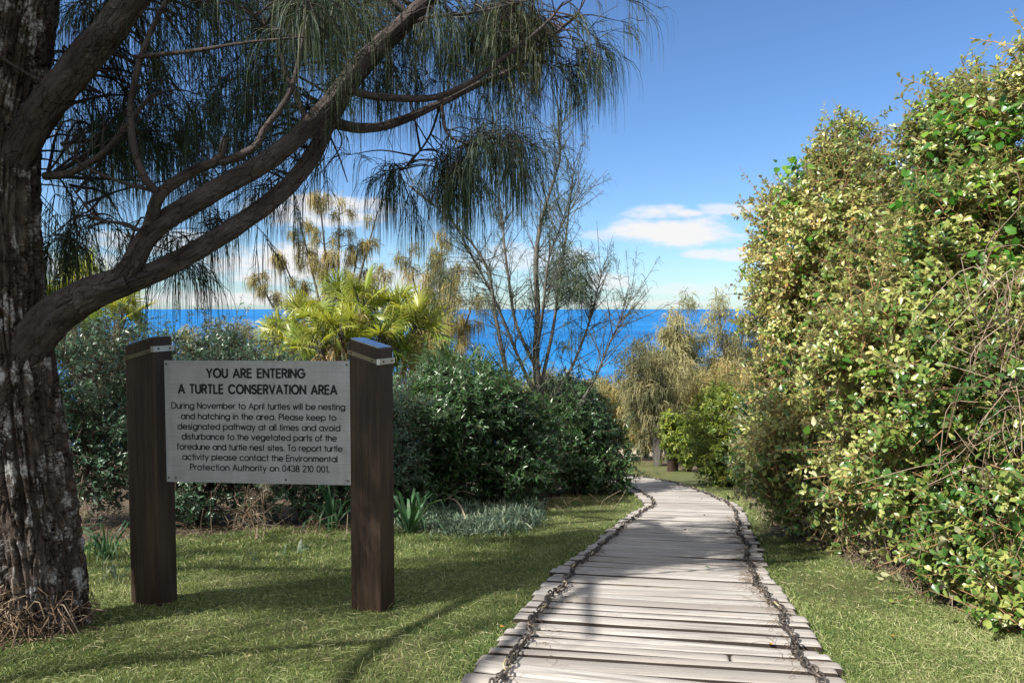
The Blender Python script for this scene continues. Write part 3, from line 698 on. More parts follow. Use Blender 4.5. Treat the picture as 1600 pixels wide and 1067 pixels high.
def limb(lst, r0, r1, sides=28, depth=.006, rows=None, name='branch', parent=TREE, mat=None):
    pts = pxline(lst); L = np.linalg.norm(np.diff(pts, axis=0), axis=1).sum()
    rows = rows or max(24, int(L * 55)); c = catmull(pts, rows); rr = np.linspace(r0, r1, rows)
    BR.append((c, rr))
    if r0 > .025:
        a = trunk_mesh(pts, np.linspace(r0, r1, 8), sides, rows, depth, seed=len(BR) * 3.7)
        return mk(name, a, mat or M['bark_limb'], parent)
    a = Acc(); tube(a, c + .15 * r0 * vnoise(c * 9)[:, None], rr, 8); return mk(name, a, mat or M['bark_limb'], parent)
limb([(0, 300, 3.6), (45, 205, 3.5), (105, 125, 3.42), (165, 55, 3.35), (225, -25, 3.3), (330, -160, 3.2), (420, -330, 3.2)], .085, .05, 64, .008)
limb([(-40, 700, 3.66), (0, 615, 3.63), (40, 545, 3.58), (84, 496, 3.54), (130, 466, 3.52), (172, 448, 3.5), (205, 436, 3.5)], .125, .070, 72, .010)
limb([(160, 455, 3.5), (200, 420, 3.48), (240, 358, 3.48), (330, 302, 3.55), (430, 243, 3.65), (505, 172, 3.75), (562, 100, 3.82), (635, 30, 3.9), (700, -35, 4.0), (800, -180, 4.1)], .053, .038, 64, .007)
limb([(160, 452, 3.5), (205, 440, 3.5), (270, 412, 3.56), (365, 356, 3.7), (445, 296, 3.85), (490, 240, 3.95), (515, 188, 4.05), (560, 118, 4.2), (612, 62, 4.3), (690, -20, 4.4), (760, -120, 4.4)], .053, .036, 64, .007)
limb([(515, 190, 4.05), (560, 200, 4.1), (610, 194, 4.15), (680, 165, 4.25), (745, 133, 4.35), (800, 108, 4.45), (860, 60, 4.5), (905, 20, 4.5)], .034, .008)
limb([(540, 140, 3.82), (600, 152, 3.9), (680, 152, 4.0), (740, 125, 4.1), (790, 88, 4.2), (850, 40, 4.25), (880, 5, 4.3)], .024, .006)
limb([(235, 352, 3.48), (250, 305, 3.4), (300, 268, 3.36), (340, 250, 3.3), (352, 215, 3.25)], .036, .014)
limb([(245, 300, 3.4), (222, 270, 3.36), (206, 215, 3.33), (206, 150, 3.32), (220, 90, 3.3), (250, 20, 3.28), (290, -50, 3.25)], .020, .009)
limb([(70, 276, 3.58), (110, 270, 3.5), (160, 240, 3.45), (200, 195, 3.4), (235, 150, 3.35)], .022, .008)
limb([(240, 298, 3.4), (180, 282, 3.42), (130, 258, 3.45), (95, 225, 3.5)], .010, .004)
limb([(245, 370, 3.5), (190, 350, 3.5), (150, 340, 3.52), (110, 290, 3.55)], .010, .004)
limb([(210, 90, 3.3), (300, 80, 3.25), (390, 66, 3.2), (480, 58, 3.2)], .012, .004)
limb([(345, 255, 3.3), (395, 232, 3.3), (415, 200, 3.3), (450, 150, 3.3), (470, 80, 3.3), (480, 0, 3.3), (470, -80, 3.3)], .02, .008)
limb([(480, 190, 3.72), (450, 120, 3.7), (430, 60, 3.7), (380, 10, 3.6)], .018, .005)
limb([(690, 165, 4.25), (700, 210, 4.2), (740, 226, 4.2), (800, 222, 4.2)], .010, .004)
limb([(690, 160, 4.3), (670, 215, 4.4), (640, 255, 4.4), (622, 268, 4.4)], .008, .004)
limb([(600, 60, 4.0), (660, 30, 4.1), (740, 20, 4.2), (830, 0, 4.3)], .014, .005)
limb([(512, 205, 4.05), (530, 245, 4.0), (543, 285, 4.0)], .006, .003)
limb([(80, 130, 3.5), (130, 60, 3.6), (180, 20, 3.7), (230, -30, 3.8)], .03, .014)
# unseen part of the crown overhead and behind, which shades the lawn
def limb3(pts, r0, r1):
    c = catmull(np.array(pts, float), 40); rr = np.linspace(r0, r1, 40); BR.append((c, rr)); a = Acc(); tube(a, c, rr, 8); mk('branch', a, M['bark_limb'], TREE)
top = trunk_pts[-3]
limb3([trunk_pts[7], (-3.2, 3.0, 3.9), (-4.0, 2.2, 4.6), (-4.6, 1.2, 5.0)], .08, .02)
limb3([trunk_pts[8], (-3.1, 2.6, 4.0), (-3.6, 1.6, 4.7), (-3.9, .4, 5.1)], .06, .02)
limb3([trunk_pts[9], (-3.4, 3.8, 5.2), (-4.4, 4.2, 5.8), (-5.4, 4.6, 6.0)], .06, .02)
limb3([trunk_pts[10], (-2.6, 4.2, 6.2), (-2.2, 5.0, 6.6)], .05, .015)
limb3([P(640, 26, 3.9), (-1.1, 3.8, 3.55), (-1.8, 3.6, 4.0), (-2.4, 3.4, 4.6)], .02, .008)
limb3([(-4.0, 2.2, 4.6), (-4.3, .8, 4.4), (-4.6, -.6, 4.7), (-4.8, -2.0, 4.9)], .05, .015)
limb3([(-3.6, 1.6, 4.7), (-3.9, .2, 4.5), (-4.1, -1.0, 4.8), (-4.3, -2.2, 5.2)], .04, .012)
limb3([(-4.0, 2.2, 4.6), (-5.4, 2.4, 4.4), (-6.8, 2.2, 4.8), (-8, 2.3, 5.0)], .05, .015)
limb3([(-4.4, 4.2, 5.8), (-5.8, 3.6, 5.2), (-7.0, 3.8, 5.4)], .04, .015)
limb3([(-4.3, .8, 4.4), (-5.6, .4, 4.6), (-6.8, -.4, 5.0)], .04, .015)

ball = np.vstack([c for c, r in BR]); brad = np.concatenate([r for c, r in BR])
def hang(anchors, foliage_acc, twig_acc, per=(26, 44), ln=(.22, .48), wid=.0034, spread=.55, rnd=None, twig_r=.0035):
    """a drooping twig from the nearest limb to each anchor, with needles hanging from its outer part"""
    for A in anchors:
        d = np.linalg.norm(ball - A, axis=1) + .25 * np.maximum(0, ball[:, 2] * 0 + (A[2] - ball[:, 2]) * -1) + .6 * brad + rng.normal(0, .07, len(ball))
        j = int(np.argmin(d)); B0 = ball[j]
        v = A - B0; l = np.linalg.norm(v)
        mid = B0 + v * .5 + np.array([0, 0, .12 * l]) + rng.normal(0, .05 * l, 3)
        tip = A
        tw = catmull([B0, mid, tip], 9)
        tube(twig_acc, tw, np.linspace(min(.010, twig_r + .006 * l), .0022, 9), 4, cap=False)
        n = int(rng.integers(*per))
        # a few fine sprigs fan out from the tip; needles hang off them
        k = int(rng.integers(3, 6)); base_d = unit(v + [0, 0, -.1])
        for _ in range(k):
            sd_ = unit(base_d + rng.normal(0, .55, 3) + [0, 0, .05]); sl = rng.uniform(.08, .26)
            sp = np.stack([tip, tip + sd_ * sl * .5 + [0, 0, .01], tip + sd_ * sl - [0, 0, .12 * sl]])
            tube(twig_acc, sp, [.0025, .002, .0014], 3, cap=False)
            m_ = max(4, n // k); f = rng.random(m_) ** .7
            p0 = sp[0] + (sp[2] - sp[0]) * f[:, None]
            D = unit(sd_ * .8 + rng.normal(0, spread, (m_, 3)) + [0, 0, -.15])
            rv = np.clip((rng.random() * .9 if rnd is None else rnd) * .6 + rng.random(m_) * .4, 0, 1)
            ribbons(foliage_acc, p0, D, rng.uniform(ln[0], ln[1], m_), wid * rng.uniform(.7, 1.2, m_), rng.uniform(1.6, 4.2, m_), 5, rv, 1.8)
fol, twg = Acc(), Acc(); 
# foliage masses seen in the photograph: px, py, half width, half height, near, far, count
MASS = [(150, 190, 80, 80, 3.6, 4.6, 34), (120, 320, 50, 60, 3.6, 4.4, 16), (100, 395, 28, 30, 3.6, 4.0, 9), (270, 120, 110, 100, 3.5, 4.8, 32), (290, 235, 100, 50, 3.6, 4.6, 34), (400, 130, 110, 100, 3.6, 4.9, 38), (170, 240, 70, 50, 3.5, 4.4, 22),
        (330, 30, 220, 45, 3.4, 4.8, 42), (500, 60, 80, 80, 3.7, 4.9, 44), (430, 210, 70, 50, 3.9, 4.7, 20), (350, 310, 80, 30, 3.7, 4.6, 14), (265, 385, 70, 20, 3.6, 4.4, 8), (470, 290, 50, 30, 4.0, 4.5, 7), (190, 400, 60, 20, 3.7, 4.3, 5), (300, 440, 20, 14, 3.7, 4.1, 3),
        (620, 60, 80, 70, 4.2, 5.0, 30), (700, 60, 90, 70, 4.3, 5.0, 34), (770, 60, 80, 50, 4.3, 5.0, 44), (835, 60, 42, 45, 4.3, 4.8, 44), (860, 95, 22, 25, 4.4, 4.7, 14), (810, 130, 60, 30, 4.3, 4.7, 17), (750, 160, 60, 40, 4.3, 4.6, 9), (660, 150, 60, 50, 4.3, 4.7, 9), (600, 140, 50, 40, 4.2, 4.6, 8),
        (625, 285, 16, 10, 4.35, 4.45, 5), (690, 270, 22, 14, 4.2, 4.5, 8), (715, 285, 18, 18, 4.1, 4.4, 6), (765, 235, 30, 18, 4.1, 4.4, 10), (810, 230, 16, 20, 4.1, 4.4, 6), (590, 20, 350, 35, 3.8, 5.0, 60), (250, 0, 220, 40, 3.4, 4.4, 34),
        (495, 30, 60, 60, 3.2, 3.6, 20), (190, 90, 90, 90, 3.9, 4.9, 18), (350, 180, 180, 110, 4.3, 5.1, 22), (360, 375, 70, 18, 3.7, 4.2, 8), (440, 330, 40, 16, 3.9, 4.3, 5), (540, 110, 60, 60, 4.3, 5.0, 14)]
anch = []
for px, py, hw, hh, d0, d1, n in MASS:
    for _ in range(int(n * .88)):
        r = rng.normal(0, .55, 2).clip(-1.1, 1.1)
        anch.append(P((px if px < 780 else px - 25) + hw * r[0] * (.8 if px > 780 else 1), py + hh * r[1] - 25, rng.uniform(d0, d1)))
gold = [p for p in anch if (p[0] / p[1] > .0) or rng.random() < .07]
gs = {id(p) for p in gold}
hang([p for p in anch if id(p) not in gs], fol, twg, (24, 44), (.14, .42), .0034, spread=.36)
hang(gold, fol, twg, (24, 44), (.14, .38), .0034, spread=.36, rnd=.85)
# separate tassels hanging clear of the limbs against the sky
anch = []
for px, py, hw, hh, d0, n in ((618, 268, 12, 8, 4.4, 6), (640, 300, 8, 10, 4.4, 3), (690, 258, 16, 10, 4.4, 8), (715, 275, 16, 14, 4.3, 8), (745, 220, 18, 14, 4.2, 8), (785, 215, 20, 14, 4.2, 9), (812, 222, 14, 14, 4.2, 7), (105, 385, 16, 14, 3.7, 7), (290, 405, 14, 8, 3.7, 4), (880, 105, 18, 14, 4.45, 8), (905, 70, 14, 14, 4.45, 7), (930, 60, 8, 12, 4.45, 4)):
    for _ in range(n): anch.append(P(px + hw * rng.normal(0, .8), py + hh * rng.normal(0, .8), d0 + rng.normal(0, .07)))
hang(anch, fol, twg, (26, 42), (.18, .42), .0034, spread=.30, rnd=.5)
# overhead part of the crown
def shade_for(n, pick, t0, t1):
    """twig ends of the crown overhead, above and outside the picture, between the sun and the places pick() gives"""
    out = []
    for _ in range(n * 60):
        if len(out) >= n: break
        p = pick() + SUN_DIR * rng.uniform(t0, t1)
        if p[1] > .3 and (p[2] < 1.5 + .47 * p[1] + .45 and p[0] > -.76 * p[1] - .6): continue
        if np.linalg.norm(p - ball, axis=1).min() > 1.35: continue
        out.append(p)
    return out
def on_ground(x0, x1, y0, y1, right=None):
    def f():
        while True:
            x, y = rng.uniform(x0, x1), rng.uniform(y0, y1)
            if right is None or x < np.interp(y, right[0], right[1]): return np.array([x, y, float(gz(x, y)) + rng.uniform(0, .5)])
    return f
EDGE_Y = [2, 2.8, 3.4, 4.1, 4.9, 5.4, 6.2, 7.2, 8.5, 10]
hang(shade_for(80, on_ground(-3.5, .2, 2.2, 4.6, (EDGE_Y, [-.5, -.3, -.15, .05, .3, .3, .3, .3, .3, .3])), 6.0, 9.0), fol, twg, (30, 44), (.3, .5), .0040)
hang(shade_for(170, on_ground(-5.5, 1.6, 4.6, 9.0, (EDGE_Y, [-.55, -.35, -.2, .1, .75, 1.2, 1.4, 1.45, 1.7, 2.0])), 4.2, 8.0), fol, twg, (34, 52), (.3, .5), .0060)
hang(shade_for(190, on_ground(.2, 1.5, 4.7, 6.8, (EDGE_Y, [-.55, -.35, -.2, .1, .75, 1.2, 1.4, 1.45, 1.7, 2.0])), 4.6, 8.0), fol, twg, (40, 60), (.3, .5), .0100)
hang(shade_for(115, lambda: np.array([rng.uniform(-2.3, -.75), 4.0, rng.uniform(.2, 1.35)]), 2.7, 6.5), fol, twg, (34, 52), (.3, .5), .0065)
hang(shade_for(130, lambda: np.array([rng.uniform(-6, -.5), 7.6, rng.uniform(-.5, 1.2)]), 4.0, 8.5), fol, twg, (34, 52), (.3, .5), .0080)
mk('foliage', fol, M['needle_dark'], TREE); mk('twigs', twg, M['bark_limb'], TREE)

# ------------------------------------------------------------------ generic plants
def lumpy(nrm, seed): return 1 + .20 * vnoise(nrm * 2.1 + seed) + .17 * vnoise(nrm * 4.9 + seed * 1.7)
def shrub(name, label, cat, blobs, base, n, leaf, mat, stem_mat='stem', group=None, tpl='OV', L=(.05, .08), ratio=.55, per=(8, 14), spray=.20, inner=.45, stray=.05, skin=.30, low=True, rndp=1.0, up=.15, seed=None, cav=None, clumps=0, cr=(.16, .32)):
    seed = rng.uniform(0, 99) if seed is None else seed
    root = thing(name, base, label, cat, group)
    B = np.array(blobs, float); vol = (B[:, 3] * B[:, 4] + B[:, 4] * B[:, 5] + B[:, 3] * B[:, 5]); pr = vol / vol.sum()
    which = rng.choice(len(B), n * 3, p=pr); d = unit(rng.normal(size=(n * 3, 3)))
    rad = lumpy(d + which[:, None] * 3.3, seed) * (1 - skin * rng.random(n * 3) ** 1.6)
    st = rng.random(n * 3) < stray; rad = np.where(st, rad * rng.uniform(1.05, 1.28, n * 3), rad)
    deep = rng.random(n * 3) < inner; rad = np.where(deep & ~st, rad * rng.uniform(.45, .9, n * 3), rad)
    p = B[which, :3] + d * rad[:, None] * B[which, 3:]
    keep = p[:, 2] > gz(p[:, 0], p[:, 1]) + .03
    for k in range(len(B)):
        q = np.linalg.norm((p - B[k, :3]) / B[k, 3:], axis=1)
        keep &= ~((q < .6) & (which != k))
    if cav is not None: keep &= deep | (vnoise(p * 1.9 + seed) + .55 * vnoise(p * 4.3 + seed) > cav + .35 * rng.normal(size=len(p)) * .3)
    p, d, deep, which = p[keep][:n], unit(d[keep] / B[which[keep], 3:])[:n], deep[keep][:n], which[keep][:n]
    if clumps:
        c_i = rng.choice(np.flatnonzero(~deep), clumps); cc, cd_ = p[c_i], d[c_i]; rc = rng.uniform(cr[0], cr[1], clumps)
        w = np.flatnonzero(~deep); pick = rng.choice(clumps, len(w), p=rc ** 2 / (rc ** 2).sum())
        h_ = unit(rng.normal(size=(len(w), 3)) + cd_[pick] * .75 + [0, 0, .15])
        p[w] = cc[pick] - cd_[pick] * (rc[pick] * .5)[:, None] + h_ * (rc[pick] * (1 - .4 * rng.random(len(w)) ** 1.5))[:, None]
        d[w] = unit(h_ + cd_[pick] * .4)
        ok = p[:, 2] > gz(p[:, 0], p[:, 1]) + .02; p, d, deep, which = p[ok], d[ok], deep[ok], which[ok]
    # sprays: one twig each with leaves along its outer part
    ax = unit(d + rng.normal(0, .45, p.shape) + [0, 0, up]); sl = spray * rng.uniform(.6, 1.3, len(p)); long_ = (rng.random(len(p)) < .13) & ~deep; sl = np.where(long_, sl * 2.6, sl)
    A_, T_ = Acc(), Acc()
    scatter(T_, TW_V, TW_F, p - ax * (sl * .7)[:, None], ax, perp(ax), sl * 1.4, .0035 + .004 * rng.random(len(p)), rng.random(len(p)))
    k = rng.integers(per[0], per[1], len(p)); k = np.where(long_, k * 2, k); idx = np.repeat(np.arange(len(p)), k); m_ = len(idx)
    f = rng.random(m_) ** .8
    lp = p[idx] + ax[idx] * ((f - .35) * sl[idx])[:, None]
    side = perp(ax[idx]); la = unit(ax[idx] * rng.uniform(.2, .9, m_)[:, None] + side * .9)
    nr = unit(np.cross(la, np.cross(ax[idx] + [0, 0, .5], la)) + rng.normal(0, .35, la.shape))
    sprr = rng.random(len(p)) ** rndp
    tone = np.clip(.5 + .6 * vnoise(p * 1.3 + seed + 50), 0, 1) if cav is not None else sprr
    rv = np.clip(sprr[idx] * .38 + rng.random(m_) * .30 + .32 * tone[idx], 0, 1)
    LL = rng.uniform(L[0], L[1], m_) * (.7 + .3 * (1 - f))
    tv, tf = (OV_V, OV_F) if tpl == 'OV' else (LN_V, LN_F)
    scatter(A_, tv, tf, lp, la, nr, LL, LL * ratio * rng.uniform(.8, 1.15, m_), rv)
    # main stems from the base into each blob
    S_ = Acc(); b0 = np.array(base)
    for bl in B:
        for _ in range(3):
            tgt = bl[:3] + rng.normal(0, .35, 3) * bl[3:]
            o = b0 + [rng.normal(0, .12), rng.normal(0, .12), -.05]
            if abs(bl[0] - b0[0]) > 1.0: o = np.array([bl[0] + rng.normal(0, .1), bl[1] + rng.normal(0, .1), float(gz(bl[0], bl[1])) - .05])
            tube(S_, catmull([o, (o + tgt) / 2 + rng.normal(0, .12, 3), tgt], 10), np.linspace(.03, .008, 10), 6)
    mk('foliage', A_, M[mat], root); mk('twigs', T_, M[stem_mat], root); mk('stem', S_, M['stem'], root)
    return root
def base_of(x, y): return (x, y, float(gz(x, y)))

# right hand shrubs
def bl(px, py, Y, rx, ry, rz): p = P(px, py, Y); return (p[0], p[1], p[2], rx, ry, rz)
RS = 'coastal shrubs right of the boardwalk'
shrub('coastal_shrub', 'tall rounded coastal shrub with olive and yellowing leaves, second from the boardwalk bend', 'shrub',
      [bl(1322, 285, 7.1, .33, .6, .66), bl(1340, 290, 7.3, .30, .6, .45), bl(1225, 350, 7.2, .26, .5, .42), bl(1292, 380, 6.9, .58, .9, .72), bl(1320, 500, 6.6, .80, 1.0, .85), bl(1310, 640, 6.4, .70, .9, .75), bl(1300, 760, 6.3, .55, .8, .50), bl(1400, 480, 6.8, .8, .9, 1.0), bl(1235, 500, 7.4, .42, .6, .55), bl(1250, 420, 7.2, .42, .6, .45), bl(1232, 690, 7.0, .30, .5, .5), bl(1232, 790, 6.9, .26, .5, .36)],
      base_of(P(1320, 800, 6.9)[0], 6.9), 7600, None, 'leaf_right', 'stem_orange', RS, L=(.045, .085), ratio=.52, stray=.10, rndp=.8, spray=.19, cav=-.6, inner=.30, clumps=120, cr=(.14, .34))
shrub('coastal_shrub', 'biggest coastal shrub at the right edge, leafy branches hanging over the grass beside the boardwalk', 'shrub',
      [bl(1578, 222, 5.2, .50, .9, .52), bl(1500, 225, 5.4, .28, .6, .42), bl(1500, 330, 5.3, .50, .7, .5), bl(1600, 430, 4.9, .95, .9, .8), bl(1470, 480, 5.2, .60, .8, .55), bl(1440, 600, 4.8, .66, .8, .52), bl(1560, 620, 4.5, .80, .8, .6), bl(1440, 720, 4.8, .56, .7, .42), bl(1410, 790, 5.1, .38, .5, .26), bl(1570, 790, 4.2, .52, .7, .46), bl(1600, 900, 3.9, .34, .4, .28), bl(1650, 985, 3.5, .36, .4, .28), bl(1590, 1000, 3.6, .2, .3, .18), bl(1720, 700, 4.4, .9, .9, 1.2)],
      base_of(P(1600, 900, 4.6)[0], 4.6), 11500, None, 'leaf_right', 'stem_orange', RS, L=(.045, .082), ratio=.55, stray=.09, rndp=.8, spray=.18, cav=-.6, inner=.30, clumps=170, cr=(.13, .32))
def vine(label, spots, n, L=(.06, .11)):
    p0 = P(*spots[0][:3]); root = thing('climbing_vine', p0, label, 'vine', 'bright green vines climbing over the shrubs')
    A_, T_ = Acc(), Acc()
    for px, py, Y, hw, hh in spots:
        m_ = n
        r = rng.normal(0, .5, (m_, 2)).clip(-1.1, 1.1)
        p = np.array([P(px + hw * a, py + hh * b_, Y + rng.normal(0, .12)) for a, b_ in r])
        D = unit(rng.normal(0, .6, (m_, 3)) + [-.2, -.5, -.2]); nr = unit(SUN_DIR * .6 + rng.normal(0, .5, (m_, 3)) + [0, -.3, .3])
        LL = rng.uniform(L[0], L[1], m_)
        scatter(A_, OV_V, OV_F, p, D, nr, LL, LL * rng.uniform(.65, .9, m_), rng.random(m_))
        o = p[rng.permutation(m_)[:max(4, m_ // 6)]]; o = o[np.argsort(o[:, 2])]
        T_ = Acc()
        if len(o) > 3: tube(T_, catmull(o[::2] if len(o) > 6 else o, len(o) * 3), .0035, 4); mk('stem', T_, M['stem_orange'], root)
    mk('foliage', A_, M['leaf_vine'], root)
vine('bright green vine on the tallest part of the right edge shrub', [(1480, 330, 4.8, 80, 60), (1540, 300, 4.65, 80, 70), (1440, 290, 4.95, 45, 50), (1500, 400, 4.7, 70, 50), (1560, 200, 4.7, 50, 60), (1480, 190, 5.0, 40, 40), (1580, 420, 4.4, 50, 60)], 64, (.04, .085))
vine('bright green vine hanging on the left flank of the second shrub', [(1232, 330, 6.6, 30, 50), (1255, 390, 6.3, 50, 50), (1228, 520, 6.7, 30, 40), (1300, 480, 6.0, 60, 70), (1240, 270, 6.8, 25, 25), (1330, 400, 6.2, 60, 60), (1230, 610, 6.5, 30, 50)], 50, (.045, .085))
vine('small bright vine sprigs low on the shrub facing the path', [(1285, 575, 5.9, 20, 16), (1450, 630, 4.4, 24, 16), (1390, 560, 4.6, 70, 40), (1330, 620, 5.5, 60, 40), (1480, 520, 4.7, 60, 40), (1530, 760, 4.1, 50, 40)], 26, (.045, .10))
# dry tangle at the right edge
A_ = Acc(); n = 170; p0 = np.array([P(1570 + rng.normal(0, 28), 640 + rng.normal(0, 110), rng.uniform(3.75, 4.0)) for _ in range(n)])
for q in p0:
    d = unit(rng.normal(0, 1, 3) * [.7, .4, 1.3]); l = rng.uniform(.2, .6)
    tube(A_, catmull([q, q + d * l * .5 + rng.normal(0, .06, 3), q + d * l + rng.normal(0, .06, 3) + [0, 0, -.08]], 8), .0026, 3, rng.random(), False)
mk('dry_vine_tangle', A_, M['dead'], loc=P(1570, 640, 3.9), label='tangle of dry wiry vine stems over the front of the right edge shrub', cat='vine')

# left hedge
HS = 'dark shrubs behind the sign'
def hs(label, blobs, n, mat='leaf_hedge', L=(.05, .09), ratio=.4, tpl='LN', **k):
    B0 = blobs[0]; k.setdefault('cav', -.6); k.setdefault('clumps', 60); k.setdefault('cr', (.14, .36)); k.setdefault('inner', .35); k.setdefault('stray', .14); k.setdefault('spray', .27); return shrub('hedge_shrub', label, 'shrub', blobs, base_of(B0[0], B0[1]), n, None, mat, 'stem', HS, tpl=tpl, L=L, ratio=ratio, **k)
hs('grey-green shrub between the furrowed trunk and the left sign post', [bl(60, 605, 7.8, 1.0, .9, .85), bl(150, 580, 7.7, .85, .8, .62), bl(150, 720, 7.5, .8, .7, .55)], 2300)
hs('dark shrub with open twiggy top directly behind the left half of the sign', [bl(290, 640, 8.0, .85, .9, .70), bl(400, 660, 8.0, .8, .8, .75), bl(330, 740, 7.7, .9, .6, .5), bl(330, 560, 8.3, .32, .4, .30), bl(385, 570, 8.3, .34, .4, .28)], 3000)
hs('dark shrub behind the right half of the sign and the right post', [bl(480, 690, 8.2, .75, .8, .75), bl(570, 690, 8.3, .7, .7, .8)], 1900)
hs('broad glossy dark green bush right of the sign, beneath the palm-like tree', [bl(670, 670, 9.3, .85, .8, .72), bl(740, 650, 9.6, .8, .9, .70), bl(790, 710, 9.6, .62, .8, .55), bl(660, 740, 8.9, .75, .6, .5), bl(700, 610, 10, .6, .6, .35)], 4200, 'leaf_hedge_green', (.07, .12), .38)
hs('rounded green bush at the left side of the boardwalk bend', [bl(895, 690, 11.6, .72, .7, .80), bl(930, 720, 11.6, .52, .6, .60), bl(850, 720, 11.6, .5, .6, .6), bl(900, 640, 11.9, .42, .5, .45)], 3000, 'leaf_hedge_green', (.07, .12), .38)
shrub('path_bush', 'yellow-green bush with bare lower twigs on the right of the boardwalk bend', 'shrub', [bl(1140, 690, 13.4, .70, .7, .85), bl(1165, 720, 13.2, .55, .6, .55), bl(1120, 650, 13.8, .45, .5, .5)], base_of(P(1145, 760, 13.4)[0], 13.4), 2300, None, 'leaf_yellow', 'stem', 'bushes round the boardwalk bend', tpl='LN', L=(.08, .14), ratio=.3)
shrub('path_bush', 'shadowed dark green bush between the yellow-green bush and the big right shrubs', 'shrub', [bl(1195, 690, 11.5, .40, .6, .75), bl(1200, 740, 11, .38, .5, .4)], base_of(P(1200, 760, 11.4)[0], 11.4), 2000, None, 'leaf_hedge_green', 'stem', 'bushes round the boardwalk bend', tpl='LN', L=(.07, .12), ratio=.3)
shrub('path_bush', 'small reddish green bush beside the dark timber post at the path end', 'shrub', [bl(1074, 690, 18.5, .38, .4, .55), bl(1050, 675, 18.6, .25, .3, .55)], base_of(P(1076, 735, 18.6)[0], 18.6), 700, None, 'leaf_yellow', 'stem', 'bushes round the boardwalk bend', tpl='LN', L=(.10, .17), ratio=.3, rndp=1.4)
# dark post at the end of the path
bp = GP(1051, 736); a = Acc()
mp = thing('timber_post', bp, 'short dark timber post standing in the grass past the boardwalk bend', 'post')
for k in range(1):
    w = .15; tube(a, [bp - [0, 0, .2], bp + [0, 0, .6], bp + [0, 0, 1.22], bp + [0, 0, 1.25]], [w, w, w * .97, w * .85], 14)
mk('shaft', a, mpost, mp, smooth=False)
a = Acc(); tube(a, [bp + [0, 0, 1.251], bp + [0, 0, 1.29], bp + [0, 0, 1.30]], [.155, .155, .12], 14); mk('cap', a, mcap, mp, smooth=False)

# ------------------------------------------------------------------ slender sapling by the path
sap = GP(852, 772)
SAP = thing('she_oak_sapling', sap, 'slender multi-stemmed she-oak with sparse needles standing beside the boardwalk bend', 'tree', 'she-oak trees')
D = float(sap[1]); stems = []
def stem(lst, r0, r1):
    pts = np.array([P(x, y, D + dd) for x, y, dd in lst]); n = max(16, len(pts) * 8); c = catmull(pts, n); rr = np.linspace(r0, r1, n); stems.append((c, rr))
    a = Acc(); tube(a, c + .01 * vnoise(c * 3)[:, None], rr, 8); mk('stem', a, M['bark_grey'], SAP)
stem([(852, 785, 0), (853, 735, 0), (852, 690, 0), (848, 640, 0), (838, 575, .1), (840, 500, .2), (838, 400, .2), (850, 330, .3), (874, 250, .3), (872, 195, .3)], .10, .008)
stem([(850, 785, -.1), (846, 745, -.1), (838, 705, -.2), (805, 660, -.3), (793, 590, -.4), (775, 500, -.5), (757, 410, -.5), (705, 345, -.6), (640, 290, -.6)], .065, .007)
stem([(848, 640, 0), (815, 570, -.1), (775, 475, -.3), (735, 395, -.4), (700, 330, -.5)], .036, .006)
stem([(838, 575, .1), (805, 500, .3), (790, 400, .5), (782, 320, .6), (770, 240, .6)], .036, .006)
stem([(846, 600, 0), (866, 500, .2), (880, 400, .4), (890, 320, .5), (898, 255, .5)], .032, .005)
stem([(853, 700, 0), (885, 660, -.2), (925, 600, -.4), (955, 530, -.5), (985, 470, -.6)], .036, .005)
stem([(850, 650, 0), (895, 570, .3), (925, 490, .5), (940, 420, .6)], .035, .006)
stem([(838, 560, .1), (850, 470, -.4), (862, 390, -.5), (905, 300, -.6)], .03, .006)
fa, ta = Acc(), Acc()
for c, rr in stems:
    n = int(len(c) * 1.0)
    for _ in range(n):
        i = int(rng.integers(len(c) // 4, len(c))); tg = unit(c[min(i + 1, len(c) - 1)] - c[i - 1])
        d = unit(tg * .7 + rng.normal(0, .65, 3) * [1, .8, .5] + [0, 0, .35]); l = rng.uniform(.3, 1.0)
        pts = catmull([c[i], c[i] + d * l * .5, c[i] + d * l + [0, 0, .05]], 7)
        tube(ta, pts, np.linspace(min(.009, rr[i]), .003, 7), 4, cap=False)
        inner = 640 < 1e9
        k = int(rng.integers(9, 22)); f = .25 + .75 * rng.random(k)
        p0 = np.array([pts[int(v * 6)] for v in f]) + rng.normal(0, .02, (k, 3))
        ribbons(fa, p0, unit(d * .9 + rng.normal(0, .6, (k, 3))), rng.uniform(.14, .34, k), .0065, rng.uniform(.3, 1.4, k), 3, rng.random(k))
# the denser tufts on its right side
for px, py, hw, hh, n in ((885, 415, 40, 40, 46), (905, 450, 40, 30, 34), (850, 470, 60, 50, 8), (900, 520, 40, 40, 9), (720, 470, 50, 60, 14), (700, 420, 40, 30, 10)):
    sb = np.vstack([c for c, r in stems])
    for _ in range(n):
        A0 = P(px + rng.normal(0, hw * .5), py + rng.normal(0, hh * .5), D + rng.normal(0, .4)); B0 = sb[np.argmin(np.linalg.norm(sb - A0 + [0, 0, .3], axis=1))]
        tube(ta, catmull([B0, (A0 + B0) / 2 + [0, 0, .05], A0], 5), [.007, .006, .005, .004, .003], 3, cap=False)
        k = 18; ribbons(fa, A0 + rng.normal(0, .04, (k, 3)), unit((A0 - B0) * .5 + rng.normal(0, .6, (k, 3))), rng.uniform(.15, .34, k), .009, rng.uniform(.4, 1.8, k), 3, rng.random(k))
mk('foliage', fa, M['needle_sapling'], SAP); mk('twigs', ta, M['bark_grey'], SAP)

